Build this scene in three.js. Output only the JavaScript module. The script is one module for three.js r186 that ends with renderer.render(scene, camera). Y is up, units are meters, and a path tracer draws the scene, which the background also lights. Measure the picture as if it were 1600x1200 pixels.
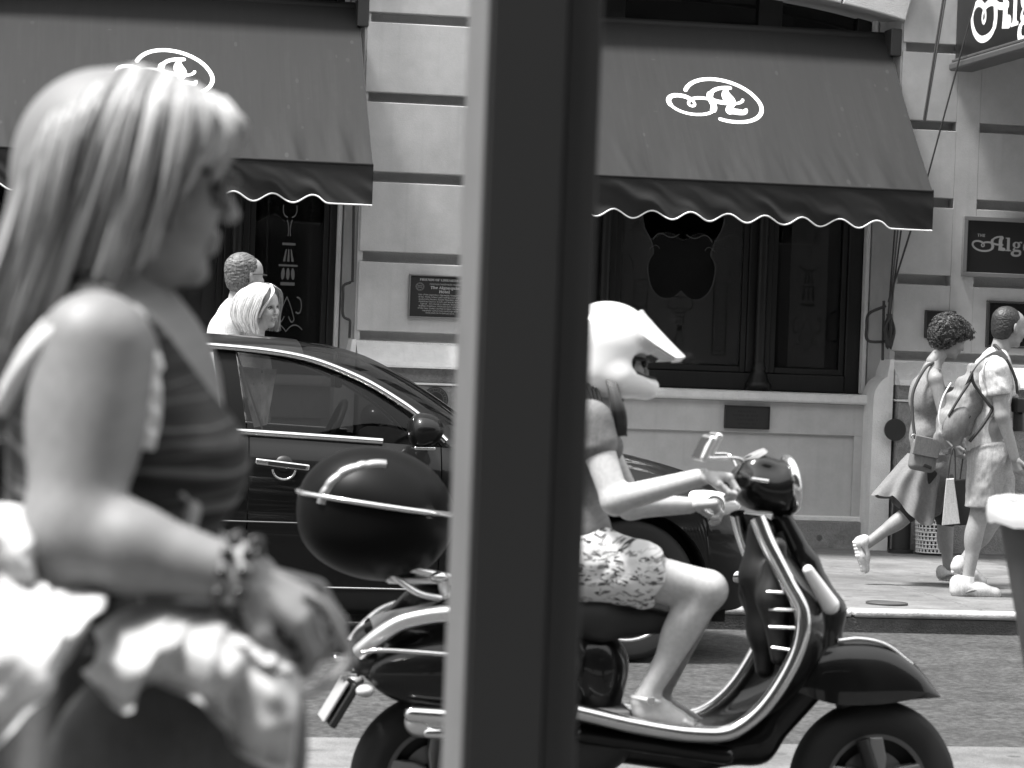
import * as THREE from 'three';
import { RoundedBoxGeometry } from 'three/addons/geometries/RoundedBoxGeometry.js';
import { mergeGeometries, mergeVertices, toCreasedNormals } from 'three/addons/utils/BufferGeometryUtils.js';

// ---------------------------------------------------------------- camera, sky, sun, exposure
const scene = new THREE.Scene();
const D2R = Math.PI / 180;
const camera = new THREE.PerspectiveCamera(15.189, 4 / 3, 0.1, 600);
camera.rotation.order = 'YXZ';
camera.position.set(0, 1.58, 0);
camera.rotation.set(-0.57 * D2R, -9.5 * D2R, 2.1 * D2R);
camera.focus = 17.5;
camera.userData.fStop = 6.3;

// bright hazy sky, a little brighter towards the zenith
const skyW = 64, skyH = 32, skyData = new Float32Array(skyW * skyH * 4);
for (let j = 0; j < skyH; j++) for (let i = 0; i < skyW; i++) {
  const el = ((j + 0.5) / skyH - 0.5) * Math.PI, s = Math.max(0, Math.sin(el));
  const v = 0.95 * (1 + 2 * s) / 3 + 0.06, k = (j * skyW + i) * 4;
  skyData[k] = skyData[k + 1] = skyData[k + 2] = v; skyData[k + 3] = 1;
}
const skyTex = new THREE.DataTexture(skyData, skyW, skyH, THREE.RGBAFormat, THREE.FloatType);
skyTex.mapping = THREE.EquirectangularReflectionMapping; skyTex.magFilter = THREE.LinearFilter; skyTex.needsUpdate = true;
scene.background = skyTex; scene.environment = skyTex;

const sun = new THREE.DirectionalLight(new THREE.Color(1, 0.99, 0.98), 3.7);
sun.position.set(2 - 12.6, 28, -14 + 2.6); sun.target.position.set(2, 0, -14);
sun.castShadow = true; sun.shadow.radius = 22; sun.shadow.mapSize.set(2048, 2048);
Object.assign(sun.shadow.camera, { left: -16, right: 16, top: 16, bottom: -16, near: 1, far: 80 });
scene.add(sun, sun.target);

const renderer = new THREE.WebGLRenderer();
renderer.toneMapping = THREE.LinearToneMapping;
renderer.toneMappingExposure = 2.55;
renderer.shadowMap.enabled = true;

// ---------------------------------------------------------------- helpers
const V = (x, y, z) => new THREE.Vector3(x, y, z);
const v3 = (a) => V(a[0], a[1], a[2]);
const lerp = (a, b, t) => a + (b - a) * t;
const clamp = (x, a, b) => Math.min(b, Math.max(a, x));
const sstep = (a, b, x) => { const t = clamp((x - a) / (b - a), 0, 1); return t * t * (3 - 2 * t); };
function rng(seed) { let s = seed >>> 0; return () => { s = (s + 0x6d2b79f5) >>> 0; let t = Math.imul(s ^ (s >>> 15), 1 | s); t = (t + Math.imul(t ^ (t >>> 7), 61 | t)) ^ t; return ((t ^ (t >>> 14)) >>> 0) / 4294967296; }; }
function hash3(x, y, z) { let h = Math.imul(x, 374761393) + Math.imul(y, 668265263) + Math.imul(z, 2147483647 ^ 0x5bd1e995); h = Math.imul(h ^ (h >>> 13), 1274126177); return ((h ^ (h >>> 16)) >>> 0) / 4294967296; }
function noise3(x, y, z) {
  const xi = Math.floor(x), yi = Math.floor(y), zi = Math.floor(z); let fx = x - xi, fy = y - yi, fz = z - zi;
  fx = fx * fx * (3 - 2 * fx); fy = fy * fy * (3 - 2 * fy); fz = fz * fz * (3 - 2 * fz);
  const h = (a, b, c) => hash3(xi + a, yi + b, zi + c);
  return lerp(lerp(lerp(h(0, 0, 0), h(1, 0, 0), fx), lerp(h(0, 1, 0), h(1, 1, 0), fx), fy), lerp(lerp(h(0, 0, 1), h(1, 0, 1), fx), lerp(h(0, 1, 1), h(1, 1, 1), fx), fy), fz) * 2 - 1;
}
const fbm = (x, y, z) => noise3(x, y, z) * 0.6 + noise3(x * 2.1, y * 2.1, z * 2.1) * 0.3 + noise3(x * 4.3, y * 4.3, z * 4.3) * 0.15;
// tileable value noise for textures
function tileNoise(n, seed) {
  const r = rng(seed), a = new Float32Array(n * n).map(() => r());
  return (u, v) => { const x = u * n, y = v * n, xi = Math.floor(x), yi = Math.floor(y); let fx = x - xi, fy = y - yi; fx = fx * fx * (3 - 2 * fx); fy = fy * fy * (3 - 2 * fy);
    const g = (i, j) => a[((j % n) + n) % n * n + ((i % n) + n) % n]; return lerp(lerp(g(xi, yi), g(xi + 1, yi), fx), lerp(g(xi, yi + 1), g(xi + 1, yi + 1), fx), fy); };
}
function grayTex(size, fn, rep = 1, color = true) {
  const d = new Uint8Array(size * size * 4);
  for (let j = 0; j < size; j++) for (let i = 0; i < size; i++) { const v = clamp(fn(i / size, j / size), 0, 1) * 255, k = (j * size + i) * 4; d[k] = d[k + 1] = d[k + 2] = v; d[k + 3] = 255; }
  const t = new THREE.DataTexture(d, size, size); t.wrapS = t.wrapT = THREE.RepeatWrapping; t.magFilter = THREE.LinearFilter; t.minFilter = THREE.LinearMipmapLinearFilter; t.generateMipmaps = true;
  if (color) t.colorSpace = THREE.SRGBColorSpace; t.repeat.set(rep, rep); t.needsUpdate = true; return t;
}
function canvasTex(w, h, draw, color = true) {
  const c = document.createElement('canvas'); c.width = w; c.height = h; const x = c.getContext('2d'); draw(x, w, h);
  const t = new THREE.CanvasTexture(c); t.magFilter = THREE.LinearFilter; if (color) t.colorSpace = THREE.SRGBColorSpace; t.needsUpdate = true; return t;
}
const G = (v) => new THREE.Color().setRGB(v, v, v);
const M = (v, roughness = 0.8, o = {}) => new THREE.MeshStandardMaterial({ color: G(v), roughness, side: THREE.DoubleSide, ...o });
const MP = (v, roughness, o = {}) => new THREE.MeshPhysicalMaterial({ color: G(v), roughness, side: THREE.DoubleSide, ...o });
// uv in metres, projected along the dominant axis of each face
function boxUV(geo) {
  const g = geo.index ? geo.toNonIndexed() : geo, p = g.attributes.position, n = p.count, uv = new Float32Array(n * 2), a = V(), b = V(), c = V();
  for (let i = 0; i < n; i += 3) {
    a.fromBufferAttribute(p, i); b.fromBufferAttribute(p, i + 1); c.fromBufferAttribute(p, i + 2);
    const nx = Math.abs((b.y - a.y) * (c.z - a.z) - (b.z - a.z) * (c.y - a.y)), ny = Math.abs((b.z - a.z) * (c.x - a.x) - (b.x - a.x) * (c.z - a.z)), nz = Math.abs((b.x - a.x) * (c.y - a.y) - (b.y - a.y) * (c.x - a.x));
    [a, b, c].forEach((q, k) => { const [s, t] = nx > ny && nx > nz ? [q.z, q.y] : ny > nz ? [q.x, q.z] : [q.x, q.y]; uv[(i + k) * 2] = s; uv[(i + k) * 2 + 1] = t; });
  }
  g.setAttribute('uv', new THREE.BufferAttribute(uv, 2)); return g;
}
function clean(g) { const o = g.index ? g.toNonIndexed() : g; const r = new THREE.BufferGeometry(); r.setAttribute('position', o.attributes.position); if (!o.attributes.normal) o.computeVertexNormals(); r.setAttribute('normal', o.attributes.normal); r.setAttribute('uv', o.attributes.uv || new THREE.BufferAttribute(new Float32Array(o.attributes.position.count * 2), 2)); if (o.attributes.color) r.setAttribute('color', o.attributes.color); return r; }
const merge = (list) => list.length === 1 ? list[0] : mergeGeometries(list.map(clean));
const box = (x0, x1, y0, y1, z0, z1, r = 0) => {
  const w = x1 - x0, h = y1 - y0, d = z1 - z0, g = r > 0 ? new RoundedBoxGeometry(w, h, d, 2, Math.min(r, w / 2.01, h / 2.01, d / 2.01)) : new THREE.BoxGeometry(w, h, d);
  g.translate((x0 + x1) / 2, (y0 + y1) / 2, (z0 + z1) / 2); return boxUV(g);
};
const tube = (pts, r, seg = 24, rs = 8, closed = false) => new THREE.TubeGeometry(new THREE.CatmullRomCurve3(pts.map(v3), closed, 'catmullrom', 0.5), seg, r, rs, closed);
const rod = (a, b, r, r2 = r, rs = 12) => { const A = v3(a), B = v3(b), d = B.clone().sub(A), g = new THREE.CylinderGeometry(r2, r, d.length(), rs); g.applyQuaternion(new THREE.Quaternion().setFromUnitVectors(V(0, 1, 0), d.clone().normalize())); g.translate((A.x + B.x) / 2, (A.y + B.y) / 2, (A.z + B.z) / 2); return g; };
const ball = (c, rx, ry = rx, rz = rx, ws = 20, hs = 14) => new THREE.SphereGeometry(1, ws, hs).scale(rx, ry, rz).translate(c[0], c[1], c[2]);
const extrude = (shape, depth, z0 = 0, bevel = 0, curveSegments = 12) => { const g = new THREE.ExtrudeGeometry(shape, { depth, bevelEnabled: bevel > 0, bevelThickness: bevel, bevelSize: bevel, bevelOffset: -bevel, bevelSegments: 2, curveSegments }); g.translate(0, 0, z0); return g; };
const poly = (pts) => new THREE.Shape(pts.map((p) => new THREE.Vector2(p[0], p[1])));
// grid surface from f(u, v) -> [x, y, z]
function grid(nu, nv, f, flip = false) {
  const pos = [], uv = [], idx = [];
  for (let j = 0; j <= nv; j++) for (let i = 0; i <= nu; i++) { const p = f(i / nu, j / nv); pos.push(p[0], p[1], p[2]); uv.push(i / nu, j / nv); }
  for (let j = 0; j < nv; j++) for (let i = 0; i < nu; i++) { const a = j * (nu + 1) + i, b = a + 1, c = a + nu + 1, d = c + 1; flip ? idx.push(a, c, b, b, c, d) : idx.push(a, b, c, b, d, c); }
  const g = new THREE.BufferGeometry(); g.setAttribute('position', new THREE.Float32BufferAttribute(pos, 3)); g.setAttribute('uv', new THREE.Float32BufferAttribute(uv, 2)); g.setIndex(idx); g.computeVertexNormals(); return g;
}
// mirror a geometry and keep its faces outward
function mirrored(g, ax) { const o = g.index ? g.toNonIndexed() : g; o.scale(ax === 'x' ? -1 : 1, 1, ax === 'z' ? -1 : 1); for (const k of Object.keys(o.attributes)) { const a = o.attributes[k], n = a.itemSize, d = a.array; for (let i = 0; i < a.count; i += 3) for (let c = 0; c < n; c++) { const t = d[(i + 1) * n + c]; d[(i + 1) * n + c] = d[(i + 2) * n + c]; d[(i + 2) * n + c] = t; } } return o; }
const taken = new Map();
function numbered(n) { const k = taken.get(n) || 0; taken.set(n, k + 1); return k ? n + '_' + String(k).padStart(3, '0') : n; }
// a thing: a Group at its base; parts are given in world metres and moved into the group
function thing(name, label, category, base, group) {
  const o = new THREE.Group(); o.name = numbered(name); o.position.set(...base); o.userData = { label, category }; if (group) o.userData.group = group; o.__base = base; scene.add(o); return o;
}
function part(parent, name, geos, material, label) {
  const g = merge(Array.isArray(geos) ? geos : [geos]); const m = new THREE.Mesh(g, material); m.name = name; m.castShadow = m.receiveShadow = true;
  const b = parent.__base; g.translate(-b[0], -b[1], -b[2]); m.__base = b; if (label) m.userData.label = label; parent.add(m); return m;
}
function structure(name, geos, material) { const m = new THREE.Mesh(merge(Array.isArray(geos) ? geos : [geos]), material); m.name = numbered(name); m.castShadow = m.receiveShadow = true; m.userData = { kind: 'structure' }; m.__base = [0, 0, 0]; scene.add(m); return m; }
// ---------------------------------------------------------------- surface textures
const nA = tileNoise(8, 1), nB = tileNoise(32, 2), nC = tileNoise(128, 3), nD = tileNoise(256, 4);
const stuccoMap = grayTex(512, (u, v) => 0.92 + 0.07 * (nA(u, v) - 0.5) + 0.04 * (nB(u, v) - 0.5) + 0.02 * (nC(u, v) - 0.5) - 0.08 * Math.max(0, nB(u * 2, v * 0.12) - 0.72), 0.45);
const stuccoBump = grayTex(512, (u, v) => 0.5 * nC(u, v) + 0.5 * nD(u, v), 1.2, false);
const asphaltMap = grayTex(1024, (u, v) => { const s = nD(u * 2, v * 2); return 0.68 + 0.16 * (s - 0.5) + 0.34 * (nC(u, v) - 0.5) + 0.16 * (nB(u, v) - 0.5) + 0.14 * (nA(u, v) - 0.5) + (nC(u + 0.37, v + 0.21) > 0.93 ? 0.16 : 0); }, 0.4);
const asphaltBump = grayTex(512, (u, v) => 0.6 * nD(u, v) + 0.4 * nC(u, v), 0.8, false);
const gumR = rng(61), gum = Array.from({ length: 46 }, () => [gumR(), gumR(), 0.003 + gumR() * 0.006]);
const concreteMap = grayTex(1024, (u, v) => { let gm = 0; for (const q of gum) { const dx = u - q[0], dy = v - q[1]; if (dx * dx + dy * dy < q[2] * q[2]) gm = 0.22; } const st = nB(u + 0.3, v) + 0; if (gm) return 0.8 - gm + 0.1 * (nD(u, v) - 0.5); return 0.8 + 0.16 * (nA(u, v) - 0.5) + 0.13 * (nB(u, v) - 0.5) + 0.10 * (nD(u, v) - 0.5) - (st > 0.8 ? 0.5 * (st - 0.8) : 0); }, 0.3);
const fabricMap = grayTex(512, (u, v) => 0.85 + 0.12 * (nD(u, v) - 0.5) + 0.1 * (nA(u, v) - 0.5) + 0.08 * (nC(u, v * 0.1) - 0.5), 1);
const woodMap = grayTex(512, (u, v) => 0.75 + 0.3 * (nC(u, v * 0.06) - 0.5) + 0.2 * (nB(u, v * 0.2) - 0.5), 1.2);
const mStone = M(0.60, 0.85, { map: stuccoMap, bumpMap: stuccoBump, bumpScale: 0.003 });
const mStoneDim = M(0.55, 0.85, { map: stuccoMap, bumpMap: stuccoBump, bumpScale: 0.001 });
const mPlinth = M(0.40, 0.9, { map: concreteMap, bumpMap: stuccoBump, bumpScale: 0.008 });
const mPlinthPale = M(0.86, 0.85, { map: stuccoMap, bumpMap: stuccoBump, bumpScale: 0.004 });
const mWood = M(0.010, 0.45, { map: woodMap, bumpMap: woodMap, bumpScale: 0.001 });
const mDark = M(0.015, 0.7);
const mIron = M(0.03, 0.5);
const mGlass = MP(0.55, 0.03, { transmission: 1, thickness: 0, ior: 1.5 });
const mAsphalt = M(0.10, 0.9, { map: asphaltMap, bumpMap: asphaltBump, bumpScale: 0.006 });
const mConcrete = M(0.22, 0.88, { map: concreteMap, bumpMap: asphaltBump, bumpScale: 0.002 });
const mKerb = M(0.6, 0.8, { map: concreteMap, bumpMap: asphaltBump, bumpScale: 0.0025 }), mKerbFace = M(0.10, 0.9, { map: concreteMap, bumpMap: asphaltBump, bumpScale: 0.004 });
const mBronze = M(0.03, 0.5, { metalness: 0.2 });

// ---------------------------------------------------------------- ground, road, sidewalk
structure('ground', boxUV(new THREE.PlaneGeometry(500, 500).rotateX(-Math.PI / 2).translate(0, -0.05, 0)), mAsphalt);
structure('road', box(-60, 60, -0.04, 0, -16.78, -5.6), mAsphalt);
structure('road_patch', box(-20, 25, -0.03, 0.004, -11.62, -10.4), M(0.20, 0.9, { map: concreteMap, bumpMap: asphaltBump, bumpScale: 0.006 }));
structure('near_sidewalk', box(-60, 60, -0.04, 0.13, -5.6, 4), mConcrete);
const walk = structure('sidewalk', box(-60, 60, -0.04, 0.10, -26, -16.80), M(0.06, 0.95));
{
  const r = rng(7), tones = [0.21, 0.23, 0.25].map((v) => M(v, 0.88, { map: concreteMap, bumpMap: asphaltBump, bumpScale: 0.002 }));
  for (let i = 0; i < 15; i++) for (let j = 0; j < 4; j++) {
    const x0 = -6.2 + i * 1.5, z1 = -16.80 - j * 1.38, dy = r() * 0.003;
    part(walk, 'paving_slab', box(x0 + 0.005, x0 + 1.495, 0.06, 0.127 + dy, z1 - 1.372, z1 - 0.004, 0.006), tones[Math.floor(r() * 3)]);
  }
}
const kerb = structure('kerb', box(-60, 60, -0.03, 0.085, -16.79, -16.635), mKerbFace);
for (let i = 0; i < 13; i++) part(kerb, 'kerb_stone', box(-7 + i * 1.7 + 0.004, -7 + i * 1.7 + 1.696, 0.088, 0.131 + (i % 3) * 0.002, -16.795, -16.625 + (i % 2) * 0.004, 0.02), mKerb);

// ---------------------------------------------------------------- hotel facade
const hotel = thing('hotel_building', 'pale stone hotel facade with rusticated piers and dark wooden windows', 'building', [4.5, 0.13, -22.3]);
const ZW = -22.3;
const JOINTS = [[1.655, 1.725], [2.275, 2.345], [2.90, 2.965], [3.52, 3.58], [4.14, 4.20], [4.76, 4.82]];
const WINDOWS = [{ c: 0.92, h: 1.57 }, { c: 5.175, h: 1.635 }];
// core wall behind the blocks
const PIERS = [[-16, -0.72], [2.49, 3.54], [6.81, 20]];
part(hotel, 'wall', [...PIERS.map(([a, b]) => box(a + 0.02, b - 0.02, 0.1, 4.82, -23.2, ZW - 0.13)), box(-16, 20, 5.4, 24, -23.2, ZW)], mStone);
// arch heads over the two windows
for (const w of WINDOWS) {
  const s = new THREE.Shape(), R = 6.8, a = Math.asin(w.h / R), y0 = 4.375 - R * Math.cos(a);
  s.moveTo(w.c - w.h - 0.06, 4.83); s.lineTo(w.c - w.h - 0.06, 4.375); s.lineTo(w.c - w.h, 4.375); s.absarc(w.c, y0, R, Math.PI / 2 + a, Math.PI / 2 - a, true);
  s.lineTo(w.c + w.h + 0.06, 4.375); s.lineTo(w.c + w.h + 0.06, 5.4); s.lineTo(w.c - w.h - 0.06, 5.4);
  part(hotel, 'arch', boxUV(extrude(s, 0.5, -22.82, 0.01, 24)), mStone);
  for (const k of [-2.5, -1.5, -0.5, 0.5, 1.5, 2.5]) { // arch stones
    const a0 = Math.PI / 2 - a * (k - 0.49) / 3, a1 = Math.PI / 2 - a * (k + 0.49) / 3, q = new THREE.Shape();
    q.absarc(w.c, y0, R - 0.01, a0, a1, true); q.absarc(w.c, y0, R + 0.42, a1, a0, false);
    part(hotel, 'arch_stone', boxUV(extrude(q, 0.08, ZW - 0.02, 0.012, 6)), mStone);
  }
}
// rusticated blocks
const blockYs = [[1.73, 2.268], [2.35, 2.892], [2.972, 3.512], [3.588, 4.132], [4.208, 4.752], [4.828, 5.4]];
const stoneTones = [0.50, 0.54, 0.58].map((v) => M(v, 0.8, { map: stuccoMap, bumpMap: stuccoBump, bumpScale: 0.0008 }));
const br = rng(3);
for (const [a, b] of [...[0, 1, 2, 3, 4, 5, 6].map((i) => [-16 + i * 1.9, -14.16 + i * 1.9]), [-2.7, -0.72], [2.49, 3.54]]) for (const [y0, y1] of blockYs) part(hotel, 'stone_block', box(a, b, y0, y1, ZW - 0.3, ZW + br() * 0.003, 0.008), stoneTones[Math.floor(br() * 3)]);
// right pier: slots stop short and the plain strip runs between them
for (const [y0, y1] of blockYs) {
  part(hotel, 'stone_block', box(6.81, 7.278, y0, y1, ZW - 0.3, ZW, 0.004), mStoneDim);
  part(hotel, 'stone_block', box(7.472, 20, y0, y1, ZW - 0.3, ZW + 0.001, 0.004), mStoneDim);
}
part(hotel, 'pilaster_strip', box(7.279, 7.471, 1.73, 5.4, ZW - 0.3, ZW + 0.002), mStoneDim);
// the part of the pier that is sheltered by the sign keeps the same stone; ledge and plinth below
function ledge(a, b) {
  const s = poly([[-22.3, 1.655], [-22.30, 1.64], [-22.06, 1.50], [-22.04, 1.47], [-22.04, 1.455], [-22.10, 1.455], [-22.5, 1.455], [-22.5, 1.655]]);
  const g = extrude(s, b - a, 0, 0); g.applyMatrix4(new THREE.Matrix4().makeBasis(V(0, 0, 1), V(0, 1, 0), V(-1, 0, 0))).translate(b, 0, 0); // profile (z, y) swept along x
  g.rotateY(0); return boxUV(g);
}
for (const [a, b] of [[-16, -0.72], [2.49, 3.54], [6.81, 20]]) {
  part(hotel, 'ledge', ledge(a, b), mPlinthPale);
  part(hotel, 'plinth_band', box(a + 0.01, b - 0.01, 1.345, 1.453, -22.5, -22.13, 0.006), mPlinth);
  part(hotel, 'plinth_bead', box(a, b, 1.325, 1.343, -22.5, -22.09, 0.006), mPlinthPale);
  part(hotel, 'plinth', box(a + 0.015, b - 0.015, 0.1, 1.323, -22.5, -22.11, 0.008), mPlinth);
}
// splayed jambs beside the windows, with a pale bead at the frame
for (const w of WINDOWS) for (const s of [-1, 1]) {
  const xe = w.c + s * w.h, xi = xe - s * 0.10;
  const q = poly(s > 0 ? [[xe + 0.03, -22.32], [xe - 0.012, -22.32], [xi, -22.72], [xe + 0.03, -22.72]] : [[xe - 0.03, -22.72], [xi, -22.72], [xe + 0.012, -22.32], [xe - 0.03, -22.32]]);
  const g = extrude(q, 3.7, 0, 0); g.rotateX(Math.PI / 2); g.translate(0, 4.98, 0);
  part(hotel, 'jamb', boxUV(g), mStoneDim);
  part(hotel, 'jamb_bead', box(xi - (s > 0 ? 0.035 : -0.002), xi + (s > 0 ? -0.002 : 0.035), 1.37, 4.6, -22.75, -22.66, 0.008), mPlinthPale);
  // pale curved end of the pier's plinth, turning into the recess
  const e = new THREE.Shape(); e.moveTo(0, 0.1); e.lineTo(0.16, 0.1); e.lineTo(0.16, 1.34); e.quadraticCurveTo(0.15, 1.46, 0.05, 1.52); e.lineTo(0.03, 1.66); e.lineTo(0, 1.66);
  const eg = extrude(e, 0.34, 0, 0), em = s > 0 ? mirrored(eg, 'x') : eg; em.translate(xe - s * 0.012, 0, -22.52);
  part(hotel, 'plinth_return', boxUV(em), mPlinthPale);
}
// etched glass print: a frosted field left clear in the shape of a cartouche, or a panel of ornaments
const etch = (kind) => canvasTex(512, 768, (x, w, h) => {
  const g = (v) => `rgb(${v},${v},${v})`;
  x.fillStyle = g(kind === 2 ? 6 : 90); x.fillRect(0, 0, w, h); x.lineCap = 'round';
  const sw = (wd, pts) => { x.lineWidth = wd; x.beginPath(); x.moveTo(pts[0], pts[1]); for (let i = 2; i < pts.length; i += 4) x.quadraticCurveTo(pts[i], pts[i + 1], pts[i + 2], pts[i + 3]); x.stroke(); };
  const both = (wd, pts) => { sw(wd, pts); sw(wd, pts.map((p, i) => i % 2 ? p : w - p)); };
  if (kind === 0) {
    x.beginPath(); x.moveTo(256, 470); for (const m of [1, -1]) { const X = (q) => 256 + m * q; if (m < 0) x.moveTo(256, 470); x.quadraticCurveTo(X(40), 520, X(90), 500); x.quadraticCurveTo(X(135), 470, X(140), 400); x.quadraticCurveTo(X(150), 350, X(120), 320); x.quadraticCurveTo(X(125), 270, X(160), 220); x.quadraticCurveTo(X(185), 160, X(165), 60); x.lineTo(X(170), 0); x.lineTo(256, 0); x.closePath(); }
    x.fillStyle = g(0); x.fill(); x.strokeStyle = g(150); both(6, [256, 470, 296, 520, 346, 500, 391, 470, 396, 400, 406, 350, 376, 320, 381, 270, 416, 220, 441, 160, 421, 60]);
    x.strokeStyle = g(190); both(5, [240, 236, 210, 262, 180, 240, 150, 225, 132, 262]); both(4, [120, 300, 150, 270, 160, 300]);
    x.strokeStyle = x.fillStyle = g(20); both(5, [256, 500, 200, 480, 205, 530, 215, 560, 246, 540]); x.fillRect(232, 556, 48, 9); x.fillRect(238, 572, 9, 34); x.fillRect(252, 572, 9, 34); x.fillRect(266, 572, 9, 34); x.fillRect(246, 612, 22, 26); both(4, [256, 640, 230, 670, 240, 700]);
    for (const X0 of [396, 60]) { x.lineWidth = 5; x.strokeRect(X0, 430, 56, 300); for (let k = 0; k < 10; k++) sw(4, [X0 + 6, 450 + k * 28, X0 + 28, 476 + k * 28, X0 + 50, 450 + k * 28]); }
    both(4, [20, 320, 60, 350, 50, 400]); x.strokeStyle = g(40); both(4, [60, 60, 110, 120, 60, 200, 30, 240, 70, 290]);
  } else {
    const on = kind === 2 ? 210 : 12; if (kind === 1) { x.fillStyle = g(25); x.fillRect(0, 0, 90, h); x.fillRect(w - 90, 0, 90, h); }
    x.strokeStyle = x.fillStyle = g(on); const f = (a, b, c, d) => x.fillRect(a, b, c, d);
    both(6, [216, 60, 190, 90, 226, 110, 256, 120, 256, 150]); both(6, [200, 190, 190, 230, 236, 236]); both(7, [236, 250, 256, 280, 246, 310]);
    if (kind === 1) { both(9, [170, 340, 190, 370, 256, 362]); both(5, [160, 340, 150, 400, 166, 440]); } else { f(200, 340, 112, 10); }
    for (const k of [-1, 0, 1]) { x.beginPath(); x.moveTo(256 + k * 20 - 4, 366); x.lineTo(256 + k * 20 + 4, 366); x.lineTo(256 + k * 36 + 10, 416); x.lineTo(256 + k * 36 - 10, 416); x.fill(); }
    f(176, 428, 160, 8); for (const k of [-1, 0, 1]) { x.beginPath(); x.ellipse(256 + k * 42, 466, 15, 24, -k * 0.2, 0, 7); x.fill(); } f(196, 500, 120, 13);
    both(7, [170, 560, 130, 560, 132, 600, 138, 634, 176, 620]); both(6, [256, 560, 214, 600, 190, 650, 210, 676, 236, 640]); both(5, [120, 690, 190, 650, 256, 700]);
    x.strokeStyle = g(kind === 2 ? 60 : 20); for (let k = 0; k < 10; k++) both(4, [64, 80 + k * 60, 88, 104 + k * 60, 64, 128 + k * 60]);
  }
}, false);
const mEtch = [0, 1, 2].map((k) => M(k === 2 ? 0.22 : 0.10, 0.95, { alphaMap: etch(k), transparent: true }));
for (const [wi, w] of WINDOWS.entries()) {
  const ZF = -22.75, cl = w.c - 0.651, cr = w.c + 0.651, xl = w.c - 1.50, xr = w.c + 1.50;
  const f = part(hotel, 'window', [box(xl, xl + 0.12, 1.37, 4.62, ZF - 0.12, ZF, 0.012), box(xr - 0.12, xr, 1.37, 4.62, ZF - 0.12, ZF, 0.012), box(xl + 0.12, xr - 0.12, 1.37, 1.51, ZF - 0.12, ZF + 0.01, 0.012), box(xl + 0.12, xr - 0.12, 3.9, 4.05, ZF - 0.12, ZF + 0.02, 0.012), box(cl - 0.10, cl + 0.10, 1.51, 4.62, ZF - 0.12, ZF - 0.01, 0.01), box(cr - 0.10, cr + 0.10, 1.51, 4.62, ZF - 0.12, ZF - 0.01, 0.01)], mWood);
  for (const [a, b, kind] of [[xl + 0.12, cl - 0.10, 0], [cl + 0.10, cr - 0.10, 1], [cr + 0.10, xr - 0.12, 0]]) {
    const m = 0.045; // inner sash
    part(f, 'sash', [box(a, a + m, 1.51, 3.9, ZF - 0.1, ZF - 0.03, 0.006), box(b - m, b, 1.51, 3.9, ZF - 0.1, ZF - 0.03, 0.006), box(a + m, b - m, 1.51, 1.56, ZF - 0.1, ZF - 0.03, 0.006), box(a + m, b - m, 3.84, 3.9, ZF - 0.1, ZF - 0.03, 0.006)], mWood);
    part(f, 'pane', box(a + m, b - m, 1.56, 3.84, ZF - 0.072, ZF - 0.066), mGlass);
    part(f, 'etching', new THREE.PlaneGeometry(b - a - 2 * m - (kind ? 0.002 : 0.06), 1.5).translate((a + b) / 2, 2.32, ZF - 0.060), mEtch[kind ? 0 : wi ? 1 : 2]);
    part(f, 'transom_pane', box(a, b, 4.05, 4.6, ZF - 0.072, ZF - 0.066), mGlass);
  }
  for (const x of [cl, cr]) { // turned colonnettes with a base
    const prof = [[0, 1.36], [0.105, 1.36], [0.105, 1.42], [0.085, 1.44], [0.07, 1.5], [0.05, 1.53], [0.062, 1.55], [0.042, 1.58], [0.05, 1.60], [0.046, 1.64], [0.044, 3.5], [0.06, 3.54], [0.07, 3.6], [0, 3.6]].map(([r, y]) => new THREE.Vector2(r, y));
    part(f, 'colonnette', new THREE.LatheGeometry(prof, 20).translate(x, 0, ZF + 0.035), mWood);
  }
  // sill, spandrel and recessed panel below
  part(hotel, 'sill', [box(w.c - w.h + 0.03, w.c + w.h - 0.10, 1.285, 1.365, -22.9, -22.36, 0.03)], mPlinthPale);
  part(hotel, 'spandrel', [box(w.c - w.h + 0.1, w.c + w.h - 0.1, 1.03, 1.283, -22.9, -22.45, 0.006), box(w.c - w.h + 0.1, w.c - w.h + 0.24, 0.38, 1.03, -22.9, -22.452), box(w.c + w.h - 0.24, w.c + w.h - 0.1, 0.38, 1.03, -22.9, -22.452)], mStoneDim);
  part(hotel, 'spandrel_panel', box(w.c - w.h + 0.24, w.c + w.h - 0.24, 0.38, 1.03, -22.9, -22.49), mStoneDim);
  part(hotel, 'panel_bead', box(w.c - w.h + 0.1, w.c + w.h - 0.1, 0.335, 0.38, -22.9, -22.43, 0.012), mPlinthPale);
  part(hotel, 'panel_base', box(w.c - w.h + 0.1, w.c + w.h - 0.1, 0.1, 0.335, -22.9, -22.40, 0.008), mPlinth);
}
// dim room behind the windows
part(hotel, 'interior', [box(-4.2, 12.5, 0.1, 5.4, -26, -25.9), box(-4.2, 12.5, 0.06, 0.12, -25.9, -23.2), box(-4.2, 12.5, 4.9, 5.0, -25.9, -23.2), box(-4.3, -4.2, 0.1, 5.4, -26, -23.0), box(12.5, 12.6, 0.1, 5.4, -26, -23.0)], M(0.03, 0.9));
for (let i = 0; i < 12; i++) for (let k = 0; k < 4; k++) part(hotel, 'upper_window', [box(-9 + i * 1.8, -8.1 + i * 1.8, 6.6 + k * 4, 8.6 + k * 4, -22.32, -22.28)], MP(0.02, 0.05));

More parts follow.
